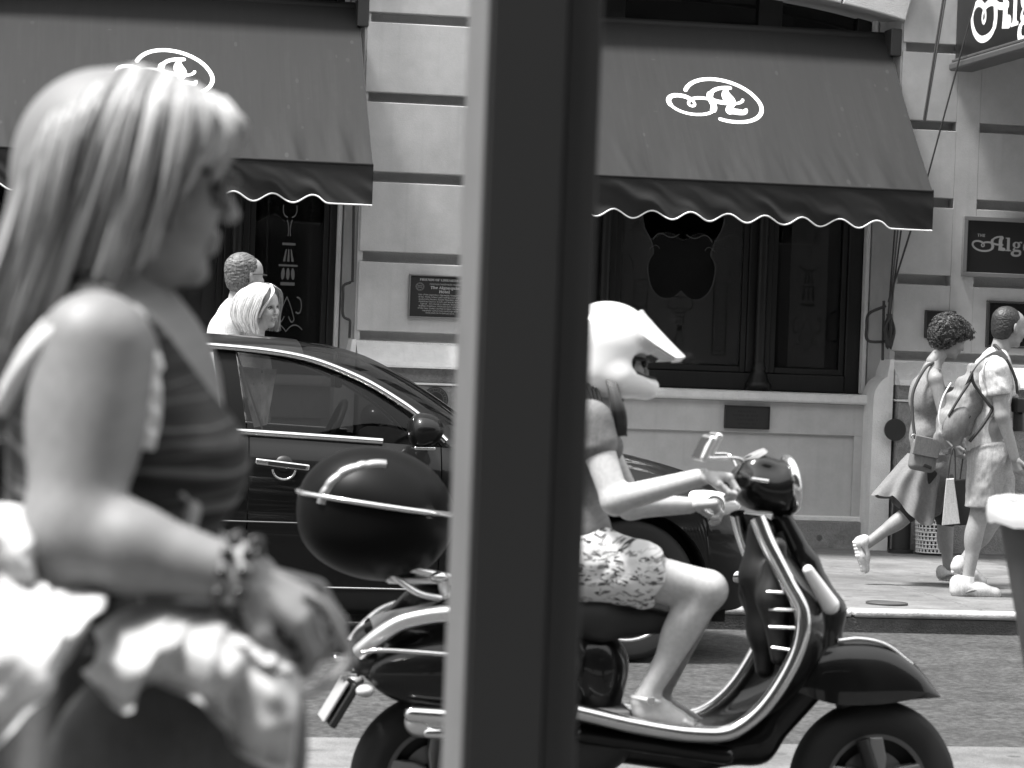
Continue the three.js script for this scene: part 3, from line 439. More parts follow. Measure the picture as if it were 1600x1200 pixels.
// ---------------------------------------------------------------- black crossover parked at the kerb
const curve = (pts) => (x) => { if (x <= pts[0][0]) return pts[0][1]; for (let i = 1; i < pts.length; i++) if (x <= pts[i][0]) { const p0 = pts[Math.max(0, i - 2)], p1 = pts[i - 1], p2 = pts[i], p3 = pts[Math.min(pts.length - 1, i + 1)], w = p2[0] - p1[0], t = (x - p1[0]) / w, m1 = (p2[1] - p0[1]) / (p2[0] - p0[0]) * w, m2 = (p3[1] - p1[1]) / (p3[0] - p1[0]) * w, t2 = t * t, t3 = t2 * t; return (2 * t3 - 3 * t2 + 1) * p1[1] + (t3 - 2 * t2 + t) * m1 + (-2 * t3 + 3 * t2) * p2[1] + (t3 - t2) * m2; } return pts[pts.length - 1][1]; };
{
  const ZC = -15.575, car = thing('parked_car', 'glossy black crossover car with chrome window trim parked at the kerb', 'car', [1.45, 0, ZC]);
  const paint = MP(0.004, 0.4, { clearcoat: 0.45, clearcoatRoughness: 0.04, specularIntensity: 0.3 }), chrome = M(0.72, 0.16, { metalness: 1 }), plastic = M(0.012, 0.55), rubber = M(0.015, 0.85), glass = MP(0.26, 0.02, { transmission: 1, thickness: 0, specularIntensity: 0.5 }), alloy = M(0.5, 0.3, { metalness: 0.9 }), seatM = M(0.03, 0.8);
  const WF = 3.11, WR = 0.26, WY = 0.375, AR = 0.425;
  const yb = curve([[-1.0, 1.12], [-0.6, 1.15], [0.77, 1.142], [1.07, 1.133], [1.79, 1.106], [2.12, 1.09], [2.6, 1.06], [3.16, 1.00], [3.48, 0.93], [3.65, 0.86], [3.80, 0.74], [3.88, 0.62]]);
  const yc = curve([[-1.0, 1.12], [-0.9, 1.14], [2.0, 1.12], [2.4, 1.13], [2.8, 1.115], [3.16, 1.076], [3.48, 1.005], [3.62, 0.95], [3.80, 0.79], [3.88, 0.64]]);
  const plan = curve([[-0.98, 0.74], [-0.85, 0.84], [-0.4, 0.915], [0.3, 0.925], [1.5, 0.92], [2.6, 0.925], [3.2, 0.90], [3.55, 0.83], [3.75, 0.74], [3.88, 0.60]]);
  const prof = curve([[0.0, -0.075], [0.12, -0.02], [0.30, 0.0], [0.52, -0.008], [0.56, -0.012], [0.80, -0.04], [0.92, -0.055]]); // inset by distance under the belt
  const hw = (x, y) => plan(x) + prof(clamp(yb(x) - y, 0, 0.92)) + 0.012 * Math.exp(-(((y - 0.69) / 0.02) ** 2)) + 0.03 * Math.exp(-(((x - WF) / 0.5) ** 2)) * sstep(0.3, 0.7, y) * sstep(1.05, 0.8, y);
  const low = (x) => { let b = lerp(0.235, 0.30, sstep(3.3, 3.85, x)); for (const c of [WF, WR]) { const d = Math.abs(x - c); if (d < AR) b = Math.max(b, WY + Math.sqrt(AR * AR - d * d)); } return b; };
  const panel = (a, b, n, s, y0 = null) => grid(n, 26, (u, v) => { const x = lerp(a, b, u), l = y0 == null ? low(x) : Math.max(low(x), y0), y = lerp(l, yb(x), v); return [x, y, ZC + s * hw(x, y)]; }, s < 0);
  for (const s of [1, -1]) {
    part(car, 'fender', panel(2.108, 3.88, 90, s), paint); part(car, 'rear_quarter', panel(-0.98, 0.112, 60, s), paint);
    for (const [a, b, nm] of [[1.116, 2.102, 'front_door'], [0.118, 1.11, 'rear_door']]) {
      const d = part(car, nm, panel(a, b, 60, s, 0.36), paint);
      const hx = b - (nm === 'front_door' ? 0.96 : 0.9), zz = (x, y) => ZC + s * (hw(x, y) + 0.0);
      if (s > 0) {
        // recess cup, chrome ring and pull handle
        part(d, 'handle_cup', ball([hx + 0.15, 0.972, zz(hx + 0.15, 0.972) - 0.018], 0.058, 0.055, 0.026), M(0.004, 0.5));
        const ring = []; for (let i = 0; i <= 10; i++) { const a2 = -Math.PI * (0.0 + i / 10); ring.push([hx + 0.15 + 0.058 * Math.cos(a2), 0.955 + 0.05 * Math.sin(a2), zz(hx + 0.15, 0.95) + 0.006]); }
        part(d, 'handle_ring', tube(ring, 0.007, 24, 6), chrome);
        const hb = box(-0.14, 0.14, -0.017, 0.017, -0.012, 0.012, 0.011); hb.rotateZ(-0.095); hb.translate(hx + 0.14, 0.982, zz(hx + 0.14, 0.98) + 0.036);
        const h = part(d, 'door_handle', [hb], chrome); h.name = 'door_handle';
        const hi = box(-0.075, 0.118, -0.010, 0.010, 0, 0.003, 0.001); hi.rotateZ(-0.095); hi.translate(hx + 0.14, 0.982, zz(hx + 0.14, 0.98) + 0.049); part(d, 'handle_inlay', hi, plastic);
      }
    }
    part(car, 'sill_panel', grid(80, 6, (u, v) => { const x = lerp(0.12, 2.10, u), y = lerp(0.20, 0.352, v); return [x, Math.max(y, Math.min(0.352, low(x))), ZC + s * (hw(x, 0.36) - 0.01 - 0.06 * (1 - v) * (1 - v))]; }, s < 0), plastic);
    part(car, 'sill_trim', tube([[0.72, 0.357, ZC + s * (hw(0.72, 0.36) + 0.004)], [1.4, 0.357, ZC + s * (hw(1.4, 0.36) + 0.004)], [2.6, 0.357, ZC + s * (hw(2.6, 0.36) + 0.002)]], 0.006, 20, 6), chrome);
    part(car, 'body_moulding', tube([[0.75, 0.688, ZC + s * (hw(0.75, 0.69) + 0.002)], [1.4, 0.686, ZC + s * (hw(1.4, 0.69) + 0.002)], [2.08, 0.684, ZC + s * (hw(2.08, 0.69) + 0.002)]], 0.0045, 20, 6), M(0.3, 0.3, { metalness: 1 }));
    for (const c of [WF, WR]) part(car, 'arch_lining', grid(24, 2, (u, v) => { const a = Math.PI * u; return [c + (AR + 0.004) * Math.cos(a), WY + (AR + 0.004) * Math.sin(a), ZC + s * (hw(c, 0.6) - 0.01 - v * 0.28)]; }), plastic);
  }
  // bonnet and deck, crowned towards the middle
  const top = (a, b, n) => grid(n, 24, (u, v) => { const x = lerp(a, b, u), t = v * 2 - 1, e = hw(x, yb(x)); return [x, yb(x) + (yc(x) - yb(x)) * (1 - Math.abs(t) ** 2.4) + 0.012 * Math.exp(-(((Math.abs(t) - 0.62) / 0.09) ** 2)) * sstep(3.8, 3.4, x), ZC + t * e]; }, true);
  part(car, 'bonnet', top(2.12, 3.88, 50), paint);
  part(car, 'nose', grid(8, 24, (u, v) => { const t = v * 2 - 1, y = lerp(0.62, 0.26, u), bulge = 0.05 * (1 - t * t); return [3.88 + bulge - 0.05 * Math.abs(u - 0.4), lerp(yb(3.88) + (yc(3.88) - yb(3.88)) * (1 - Math.abs(t) ** 2.4), y, u > 0 ? 1 : 0), ZC + t * (hw(3.88, 0.6) + 0.005)]; }, true), paint);
  part(car, 'bumper_lip', [grid(30, 8, (u, v) => { const t = u * 2 - 1, a = v * Math.PI; return [3.86 - 0.55 * Math.abs(t) ** 3 + 0.06 * Math.sin(a), 0.30 + 0.05 * Math.cos(a), ZC + t * 0.84]; })], plastic);
  part(car, 'grille', [0, 1, 2, 3, 4].map((i) => rod([3.935, 0.44 + i * 0.05, ZC - 0.34], [3.935, 0.44 + i * 0.05, ZC + 0.34], 0.012)), chrome);
  for (const s of [1, -1]) {
    const lamp = part(car, 'headlight', ball([3.52, 0.835, ZC + s * 0.80], 0.20, 0.075, 0.055), MP(0.8, 0.02, { clearcoat: 1, metalness: 0.35 })); part(lamp, 'bulb_ring', new THREE.TorusGeometry(0.05, 0.01, 8, 24).translate(3.56, 0.83, ZC + s * 0.86), chrome);
    part(car, 'fog_light', ball([3.72, 0.45, ZC + s * 0.74], 0.05, 0.04, 0.04), chrome);
    part(car, 'tail_light', ball([-0.86, 0.95, ZC + s * 0.78], 0.1, 0.09, 0.08), MP(0.12, 0.1));
  }
  part(car, 'tailgate', grid(10, 16, (u, v) => { const t = v * 2 - 1, y = lerp(1.12, 0.3, u); return [-0.98 - 0.08 * (1 - t * t) - 0.05 * Math.sin(u * 3), y, ZC + t * hw(-0.98, Math.min(y, 1.1))]; }), paint);
  part(car, 'underbody', [box(-0.9, 3.7, 0.2, 0.34, ZC - 0.62, ZC + 0.62), box(-0.75, 2.3, 0.34, 0.62, ZC - 0.80, ZC + 0.80), box(2.25, 3.6, 0.34, 0.88, ZC - 0.55, ZC + 0.55)], rubber);
  // greenhouse: roof edge line, centre line, half width
  const ye = curve([[-0.9, 1.30], [-0.6, 1.46], [-0.2, 1.535], [0.3, 1.558], [0.62, 1.565], [0.95, 1.568], [1.38, 1.528], [1.68, 1.430], [1.91, 1.303], [2.03, 1.214], [2.16, 1.09]]);
  const yr = curve([[-1.0, 1.22], [-0.85, 1.40], [-0.5, 1.56], [0.0, 1.62], [0.65, 1.638], [1.05, 1.638], [1.42, 1.622], [1.735, 1.564], [1.946, 1.470], [2.195, 1.318], [2.44, 1.14]]);
  const eh = curve([[-0.9, 0.60], [0, 0.665], [1.0, 0.675], [1.5, 0.70], [2.0, 0.80], [2.16, 0.845]]);
  const roofPt = (x, t) => { const k = sstep(1.36, 2.16, x), xr = x + k * 0.28 * (1 - Math.abs(t) ** 2), e = eh(x); return [xr, ye(x) + (yr(xr) - ye(x)) * (1 - Math.abs(t) ** 2.2), ZC + t * e]; };
  part(car, 'roof', grid(60, 40, (u, v) => roofPt(lerp(-0.9, 1.40, u), v * 2 - 1), true), paint);
  const ws = part(car, 'windscreen', grid(30, 30, (u, v) => roofPt(lerp(1.40, 2.16, u), (v * 2 - 1) * 0.90), true), glass);
  for (const s of [1, -1]) {
    part(car, 'pillar', grid(40, 6, (u, v) => roofPt(lerp(1.36, 2.16, u), s * lerp(0.885, 1, v)), s > 0), paint);
    const tp = []; for (let i = 0; i <= 40; i++) { const x = lerp(-0.55, 2.13, i / 40); tp.push([x, ye(x) + 0.002, ZC + s * (eh(x) + 0.012)]); }
    part(car, 'roof_trim', tube(tp, 0.019, 90, 10), chrome);
    const bz = (x) => hw(x, yb(x)) + 0.004; const bp = []; for (let i = 0; i <= 30; i++) { const x = lerp(-0.5, 1.80, i / 30); bp.push([x, yb(x) + 0.006, ZC + s * bz(x)]); }
    part(car, 'belt_trim', tube(bp, 0.019, 70, 10), chrome);
    const side = (xt0, xb0, xt1, xb1, inset) => grid(20, 10, (u, v) => { const xt = lerp(xt0, xt1, u), xb = lerp(xb0, xb1, u), b = [xb, yb(xb) - 0.01, bz(xb) - 0.006], t = [xt, ye(xt) - 0.004, eh(xt)]; const bow = 0.012 * Math.sin(Math.PI * v); return [lerp(b[0], t[0], v), lerp(b[1], t[1], v), ZC + s * (lerp(b[2], t[2], v) + bow - inset)]; }, s < 0);
    part(car, 'side_window', side(-0.3, -0.25, 0.905, 0.97, 0.012), glass); part(car, 'side_window', side(1.045, 1.11, 2.13, 2.15, 0.012), glass);
    part(car, 'door_pillar', side(0.92, 0.985, 1.04, 1.105, 0.004), MP(0.004, 0.5, { specularIntensity: 0.25 }));
    part(car, 'pillar_trim', side(0.902, 0.966, 0.922, 0.986, 0.001), chrome);
    part(car, 'window_edge', side(1.036, 1.190, 1.046, 1.200, 0.02), M(0.2, 0.4));
    const q = part(car, 'quarter_pillar', side(-0.9, -0.85, -0.3, -0.25, 0.002), paint);
    // door mirror
    const mx = part(car, 'door_mirror', (() => { const bl = new Blob(); bl.ell([2.0, 1.185, ZC + s * 1.05], [0.085, 0.082, 0.12], 0.02).ell([1.96, 1.18, ZC + s * 1.06], [0.06, 0.085, 0.11], 0.03).cap([2.03, 1.11, ZC + s * 0.86], [2.0, 1.14, ZC + s * 1.0], 0.02, 0.03, 0.03); return blobMesh(bl, 0.009); })(), paint);
    part(mx, 'mirror_foot', box(1.93, 2.04, 1.082, 1.102, ZC + s * 1.05 - 0.07, ZC + s * 1.05 + 0.07, 0.008), chrome);
  }
  // interior
  const seat = (x, z) => { const bl = new Blob(); bl.ell([x - 0.02, 0.72, z], [0.26, 0.10, 0.24], 0.05).cap([x - 0.26, 0.78, z - 0.1], [x - 0.40, 1.22, z - 0.09], 0.09, 0.08, 0.08).cap([x - 0.26, 0.78, z + 0.1], [x - 0.40, 1.22, z + 0.09], 0.09, 0.08, 0.08).ell([x - 0.46, 1.40, z], [0.055, 0.09, 0.12], 0.02); return blobMesh(bl, 0.02); };
  for (const z of [ZC + 0.38, ZC - 0.38]) { part(car, 'seat', seat(1.25, z), seatM); part(car, 'seat', seat(0.35, z), seatM); }
  part(car, 'dashboard', (() => { const bl = new Blob(); bl.cap([2.0, 1.0, ZC - 0.72], [2.0, 1.0, ZC + 0.72], 0.15, 0.15).cap([1.88, 1.06, ZC - 0.36], [1.88, 1.06, ZC - 0.30], 0.1, 0.1, 0.05); return blobMesh(bl, 0.025); })(), seatM);
  part(car, 'steering_wheel', new THREE.TorusGeometry(0.18, 0.018, 10, 40).rotateY(Math.PI / 2).rotateZ(-0.4).translate(1.66, 1.12, ZC - 0.38), plastic);
  part(car, 'cabin_mirror', box(1.62, 1.66, 1.37, 1.44, ZC - 0.12, ZC + 0.12, 0.015), plastic);
  // wheels
  for (const c of [WF, WR]) for (const s of [1, -1]) {
    const z = ZC + s * 0.775, P2 = (r, w) => new THREE.Vector2(r, w), w = part(car, 'wheel', new THREE.LatheGeometry([P2(0.27, -0.11), P2(0.33, -0.125), P2(0.362, -0.11), P2(0.372, -0.07), P2(0.375, 0), P2(0.372, 0.07), P2(0.362, 0.11), P2(0.33, 0.125), P2(0.27, 0.11)], 48).rotateX(Math.PI / 2).translate(c, WY, z), rubber);
    const sp = []; for (let i = 0; i < 6; i++) { const a = i / 6 * Math.PI * 2; sp.push(box(0.05, 0.26, -0.03, 0.03, 0.06 * s, 0.09 * s + 0.001, 0.01).rotateZ(a).translate(c, WY, z)); }
    part(w, 'rim', [new THREE.TorusGeometry(0.265, 0.018, 8, 48).translate(c, WY, z + s * 0.09), new THREE.CylinderGeometry(0.06, 0.06, 0.05, 20).rotateX(Math.PI / 2).translate(c, WY, z + s * 0.08), ...sp], alloy);
    part(w, 'brake_disc', new THREE.CylinderGeometry(0.17, 0.17, 0.02, 32).rotateX(Math.PI / 2).translate(c, WY, z), M(0.2, 0.4, { metalness: 0.8 }));
  }
}
{
  const t = thing('reflection_sheet', 'pale paper sheet added to imitate a reflection in the front side window of the black car', 'paper', [1.181, 1.168, -14.950]);  // sheet added behind the glass to stand for a pale reflection
  const c = [[1.057, 1.469, -14.895], [1.259, 1.463, -14.905], [1.142, 1.161, -14.790], [1.207, 1.177, -14.790]];
  part(t, 'sheet', grid(12, 16, (u, v) => { const b = [0, 1, 2].map((i) => lerp(lerp(c[2][i], c[3][i], u), lerp(c[0][i], c[1][i], u), v)); b[2] += 0.008 * noise3(u * 4, v * 5, 2); return b; }), M(0.7, 0.9, { map: concreteMap }));
}
// ---------------------------------------------------------------- scooter
const ZS = -8.75;
{
  const sc = thing('motor_scooter', 'dark motor scooter with chrome leg shield trim and top case, ridden along the street', 'scooter', [1.98, 0, ZS]);
  const paint = MP(0.005, 0.35, { clearcoat: 0.6, clearcoatRoughness: 0.05, specularIntensity: 0.3 }), chrome = M(0.8, 0.14, { metalness: 1 }), satin = M(0.85, 0.36, { metalness: 1 }), rubber = M(0.016, 0.85), black = M(0.012, 0.5), alloy = M(0.32, 0.35, { metalness: 0.8 }), grey = M(0.10, 0.55);
  const V2 = (r, w) => new THREE.Vector2(r, w);
  const wheel = (cx, cy) => {
    const w = part(sc, 'wheel', new THREE.LatheGeometry([V2(0.165, -0.05), V2(0.2, -0.062), V2(0.24, -0.057), V2(0.262, -0.038), V2(0.27, 0), V2(0.262, 0.038), V2(0.24, 0.057), V2(0.2, 0.062), V2(0.165, 0.05)], 64).rotateX(Math.PI / 2).translate(cx, cy, ZS), rubber); w.name = 'wheel';
    part(w, 'rim', [new THREE.LatheGeometry([V2(0.15, -0.045), V2(0.172, -0.052), V2(0.176, -0.045), V2(0.158, -0.03), V2(0.158, 0.03), V2(0.176, 0.045), V2(0.172, 0.052), V2(0.15, 0.045)], 56).rotateX(Math.PI / 2).translate(cx, cy, ZS)], M(0.14, 0.4, { metalness: 0.6 }));
    for (let i = 0; i < 5; i++) { const a = i / 5 * Math.PI * 2 + 0.35, s = poly([[0.02, -0.026], [0.09, -0.034], [0.157, -0.022], [0.157, 0.022], [0.09, 0.034], [0.02, 0.026]]); part(w, 'spoke', extrude(s, 0.03, 0.0, 0.006).rotateZ(a).translate(cx, cy, ZS + 0.012), alloy); }
    part(w, 'hub', new THREE.CylinderGeometry(0.04, 0.045, 0.11, 28).rotateX(Math.PI / 2).translate(cx, cy, ZS), alloy);
    part(w, 'wheel_disc', new THREE.CylinderGeometry(0.16, 0.16, 0.012, 40).rotateX(Math.PI / 2).translate(cx, cy, ZS - 0.02), M(0.018, 0.6)); part(w, 'brake_disc', new THREE.RingGeometry(0.06, 0.11, 40).translate(cx, cy, ZS + 0.006), M(0.22, 0.4, { metalness: 0.9 }));
    return w;
  };
  const rw = [1.275, 0.243], fw = [2.661, 0.259];
  wheel(rw[0], 0.27); wheel(fw[0], 0.27);
  // rear body with bulging cowls
  { const b = new Blob(); b.chain([[1.067, 0.674, -8.750], [1.272, 0.767, -8.750], [1.492, 0.752, -8.750], [1.705, 0.687, -8.750]], [0.075, 0.12, 0.13, 0.11], 0.06);
    for (const s of [1, -1]) { const c = [1.367, 0.621, -8.750]; b.ell([c[0], c[1], ZS + s * 0.12], [0.33, 0.125, 0.085], 0.05, [0, 0, 0.06]); }
    b.ell([rw[0], 0.20, ZS], [0.31, 0.30, 0.09], 0.02, null, true); part(sc, 'rear_body', blobMesh(b, 0.010), paint); }
  part(sc, 'tail_band', (() => { const b = new Blob(); b.cap([1.033, 0.629, -8.660], [1.259, 0.622, -8.620], 0.03, 0.035).cap([1.055, 0.609, -8.840], [1.297, 0.593, -8.880], 0.03, 0.035).cap([1.024, 0.630, -8.680], [1.040, 0.615, -8.820], 0.032, 0.032); return blobMesh(b, 0.008); })(), black);
  part(sc, 'tail_trim', tube([[1.008, 0.674, -8.560], [1.071, 0.685, -8.540], [1.244, 0.678, -8.530], [1.419, 0.666, -8.530]], 0.007, 40, 8), chrome);
  // chrome side bars round the tail
  for (const s of [1, -1]) part(sc, 'tail_bar', tube([[1.011, 0.665, -8.750], [1.066, 0.723, -8.750], [1.137, 0.770, -8.750], [1.271, 0.796, -8.750], [1.411, 0.780, -8.750]].map((p, i) => [p[0], p[1], ZS + s * [0.10, 0.15, 0.17, 0.19, 0.2][i]]), 0.027, 50, 10), satin);
  part(sc, 'tail_plate', grid(12, 8, (u, v) => { const a = [1.048, 0.675, -8.700], b = [1.284, 0.792, -8.700]; return [lerp(a[0], b[0], u), lerp(a[1], b[1], u) - 0.03 * (v * 2 - 1) ** 2 + 0.085, ZS + (v * 2 - 1) * 0.13]; }), satin);
  part(sc, 'engine', (() => { const b = new Blob(); b.ell([rw[0] + 0.16, 0.28, ZS - 0.06], [0.24, 0.10, 0.09], 0.04).cap([rw[0], 0.257, ZS - 0.09], [rw[0] + 0.45, 0.36, ZS], 0.05, 0.09, 0.05).cap([rw[0] + 0.2, 0.3, ZS], [rw[0] + 0.5, 0.42, ZS], 0.1, 0.12, 0.05); return blobMesh(b, 0.012); })(), M(0.03, 0.5));
  const ex = part(sc, 'muffler', (() => { const b = new Blob(); b.cap([1.193, 0.464, -8.600], [1.554, 0.430, -8.580], 0.045, 0.05); return blobMesh(b, 0.007); })(), satin); part(ex, 'heat_shield', (() => { const b = new Blob(); b.cap([1.168, 0.492, -8.565], [1.389, 0.482, -8.545], 0.026, 0.03).cap([1.214, 0.435, -8.560], [1.390, 0.433, -8.540], 0.014, 0.016); return blobMesh(b, 0.006); })(), chrome);
  part(sc, 'shock_absorber', rod([rw[0], 0.27, ZS + 0.1], [rw[0] + 0.03, 0.55, ZS + 0.11], 0.022), grey);
  // tail light, signals, plate
  const tl = part(sc, 'tail_light', box(...(() => { const c = [0.997, 0.610, -8.750]; return [c[0] - 0.02, c[0] + 0.03, c[1] - 0.026, c[1] + 0.026, ZS - 0.05, ZS + 0.05, 0.012]; })()), MP(0.08, 0.1)); 
  { const c = [0.969, 0.641, -8.700], d = [0.984, 0.594, -8.700]; part(tl, 'light_rim', box(c[0] - 0.03, c[0] + 0.03, c[1] - 0.007, c[1] + 0.007, ZS - 0.055, ZS + 0.055, 0.005), chrome); part(tl, 'light_rim', box(d[0] - 0.022, d[0] + 0.03, d[1] - 0.007, d[1] + 0.007, ZS - 0.055, ZS + 0.055, 0.005), chrome); }
  { const g = box(-0.012, 0.012, -0.075, 0.075, -0.09, 0.09, 0.006); g.rotateZ(-0.52); const c = [0.973, 0.500, -8.750]; g.translate(c[0], c[1], ZS); part(sc, 'licence_plate_holder', g, black); const g2 = box(-0.004, 0.004, -0.07, 0.07, -0.085, 0.085, 0.002); g2.rotateZ(-0.52); const c2 = [0.947, 0.511, -8.750]; g2.translate(c2[0], c2[1], ZS); part(sc, 'licence_plate', g2, M(0.32, 0.5)); }
  for (const s of [1, -1]) { const c = [1.028, 0.552, -8.750]; part(sc, 'turn_signal', ball([c[0], c[1], ZS + s * 0.13], 0.028, 0.02, 0.03), M(0.5, 0.25)); }
  part(sc, 'mudguard', grid(24, 6, (u, v) => { const a = lerp(0.35, 2.0, u); return [rw[0] + 0.285 * Math.cos(a), 0.257 + 0.285 * Math.sin(a), ZS + (v * 2 - 1) * 0.075]; }), black);
  // seat
  part(sc, 'seat', (() => { const b = new Blob(); b.chain([[1.300, 0.817, -8.750], [1.489, 0.831, -8.750], [1.752, 0.797, -8.750], [1.965, 0.782, -8.750]], [0.06, 0.075, 0.075, 0.04], 0.05); for (const s of [1, -1]) b.chain([[1.330, 0.808, -8.750], [1.752, 0.787, -8.750], [1.966, 0.776, -8.750]].map((p) => [p[0], p[1], ZS + s * 0.09]), [0.05, 0.065, 0.035], 0.05); return blobMesh(b, 0.010); })(), M(0.016, 0.6));
  part(sc, 'under_seat_body', (() => { const b = new Blob(); b.chain([[1.615, 0.685, -8.750], [1.748, 0.628, -8.750], [1.753, 0.489, -8.750]], [0.11, 0.10, 0.09], 0.06); for (const s of [1, -1]) b.ell([[1.749, 0.608, -8.750][0], [1.749, 0.608, -8.750][1], ZS + s * 0.08], [0.06, 0.12, 0.05], 0.05); return blobMesh(b, 0.012); })(), paint);
  // top case and rack
  { const b = new Blob(); const c = [1.048, 1.092, -8.750];
    b.ell([c[0], c[1], ZS], [0.235, 0.195, 0.215], 0.03, [0, 0, -0.12]).ell([c[0] + 0.06, c[1] - 0.03, ZS], [0.18, 0.17, 0.23], 0.05, [0, 0, -0.1]).ell([c[0] - 0.02, c[1] - 0.08, ZS], [0.19, 0.115, 0.2], 0.05, [0, 0, -0.15]);
    const tc = part(sc, 'top_case', blobMesh(b, 0.009), MP(0.003, 0.4, { specularIntensity: 0.2 }));
    const seam = []; for (let i = 0; i <= 28; i++) { const a = i / 28 * Math.PI * 2, X = Math.cos(a), Zz = Math.sin(a); let r = 0.1; const yy = (q) => c[1] + 0.022 - 0.115 * q; for (let k = 0; k < 40; k++) { const px = c[0] + 0.02 + X * r, pz = ZS + Zz * r; if (b.f(px, yy(X * r), pz) < 0) r += 0.006; else break; } seam.push([c[0] + 0.02 + X * (r + 0.002), yy(X * r), ZS + Zz * (r + 0.002)]); }
    part(tc, 'seam_trim', tube(seam.slice(0, -1), 0.009, 120, 8, true), chrome);
    const band = (zz, lift) => { const o = []; for (let i = 0; i <= 16; i++) { const a = lerp(1.45, 3.02, i / 16); let r = 0.08; const X = Math.cos(a), Y = Math.sin(a); for (let k = 0; k < 60; k++) { if (b.f(c[0] + X * r, c[1] + Y * r, ZS + zz) < 0) r += 0.004; else break; } o.push([c[0] + X * (r + lift), c[1] + Y * (r + lift), ZS + zz]); } return o; };
    part(tc, 'highlight_band', tube(band(0.135, -0.015), 0.021, 60, 10), M(0.35, 0.4, { metalness: 1 })); part(tc, 'highlight_band', tube(band(-0.135, -0.015), 0.021, 60, 10), M(0.35, 0.4, { metalness: 1 })); }  // metal bands added to imitate a soft highlight along the lid
  part(sc, 'rack', [tube([[0.973, 0.948, -8.660], [1.113, 0.931, -8.640], [1.269, 0.901, -8.630], [1.431, 0.878, -8.650]], 0.012, 30, 8), tube([[0.998, 0.940, -8.660], [1.076, 0.918, -8.650], [1.173, 0.854, -8.630], [1.251, 0.837, -8.620]], 0.010, 30, 8), tube([[0.993, 0.934, -8.840], [1.142, 0.915, -8.860], [1.305, 0.882, -8.870], [1.464, 0.861, -8.850]], 0.012, 30, 8), rod([0.973, 0.948, -8.660], [0.993, 0.934, -8.840], 0.012), box(...(() => { const a = [1.088, 0.914, -8.750], c = [1.287, 0.885, -8.750]; return [a[0], c[0], c[1] - 0.01, c[1] + 0.012, ZS - 0.1, ZS + 0.1, 0.008]; })()), rod([1.252, 0.894, -8.640], [1.278, 0.795, -8.660], 0.016)], satin);
  part(sc, 'rack_knob', ball([1.241, 0.901, -8.620], 0.03, 0.017, 0.02), chrome);
  // leg shield, floor and chrome edge
  const tr = [[2.225, 1.106, -8.550], [2.253, 1.033, -8.545], [2.311, 0.917, -8.540], [2.357, 0.826, -8.540], [2.354, 0.737, -8.540], [2.304, 0.619, -8.540], [2.227, 0.514, -8.540], [2.141, 0.455, -8.540], [2.031, 0.448, -8.540], [1.861, 0.469, -8.540], [1.662, 0.510, -8.540]];
  const trc = new THREE.CatmullRomCurve3(tr.map(v3), false, 'centripetal');
  const halfW = curve([[0, 0.13], [0.12, 0.17], [0.3, 0.205], [0.6, 0.21], [1, 0.21]]), bul = curve([[0, 0.03], [0.15, 0.09], [0.4, 0.125], [0.55, 0.10], [0.66, 0.03], [0.75, 0.0], [1, 0]]), lift = curve([[0, 0.0], [0.6, 0.0], [0.75, 0.0], [1, 0.0]]);
  const shieldPt = (u, v, off = 0) => { const p = trc.getPointAt(u), t = v * 2 - 1; return [p.x + bul(u) * (1 - t * t) + off, p.y + lift(u), ZS + t * halfW(u)]; };
  part(sc, 'leg_shield', [grid(70, 20, (u, v) => shieldPt(u * 0.68, v)), grid(70, 20, (u, v) => shieldPt(u * 0.68, v, 0.012))], paint);
  part(sc, 'floorboard', [grid(30, 6, (u, v) => { const p = trc.getPointAt(lerp(0.66, 1, u)); return [p.x, p.y - 0.004, ZS + (v * 2 - 1) * 0.205]; }), grid(30, 6, (u, v) => { const p = trc.getPointAt(lerp(0.66, 1, u)); return [p.x, p.y - 0.03, ZS + (v * 2 - 1) * 0.20]; })], black);
  for (const s of [1, -1]) part(sc, 'shield_trim', tube(Array.from({ length: 34 }, (_, i) => { const u = i / 33, p = trc.getPointAt(u); return [p.x, p.y, ZS + s * halfW(u)]; }), 0.0255, 140, 12), chrome);
  part(sc, 'floor_rail', box(...(() => { const a = [1.695, 0.524, -8.560], b = [1.835, 0.499, -8.560]; return [a[0], b[0], a[1] - 0.03, a[1] - 0.012, ZS + 0.06, ZS + 0.19, 0.006]; })()), grey);
  part(sc, 'under_floor', (() => { const b = new Blob(); b.chain([[1.665, 0.408, -8.750], [2.074, 0.354, -8.750], [2.277, 0.397, -8.750], [2.425, 0.580, -8.750]], [0.06, 0.055, 0.06, 0.07], 0.05); for (const s of [1, -1]) b.cap([1.705, 0.429, -8.750].map((q, i) => i === 2 ? ZS + s * 0.11 : q), [2.155, 0.371, -8.750].map((q, i) => i === 2 ? ZS + s * 0.11 : q), 0.03, 0.03, 0.04); return blobMesh(b, 0.012); })(), paint);
  part(sc, 'inner_panel', (() => { const b = new Blob(); b.chain([[2.273, 1.059, -8.750], [2.268, 0.918, -8.750], [2.295, 0.748, -8.750], [2.299, 0.628, -8.750]], [0.045, 0.055, 0.05, 0.03], 0.04); for (const s of [1, -1]) b.chain([[2.295, 1.019, -8.750], [2.291, 0.859, -8.750], [2.318, 0.679, -8.750]].map((p) => [p[0], p[1], ZS + s * 0.11]), [0.03, 0.045, 0.03], 0.05); return blobMesh(b, 0.009); })(), black);
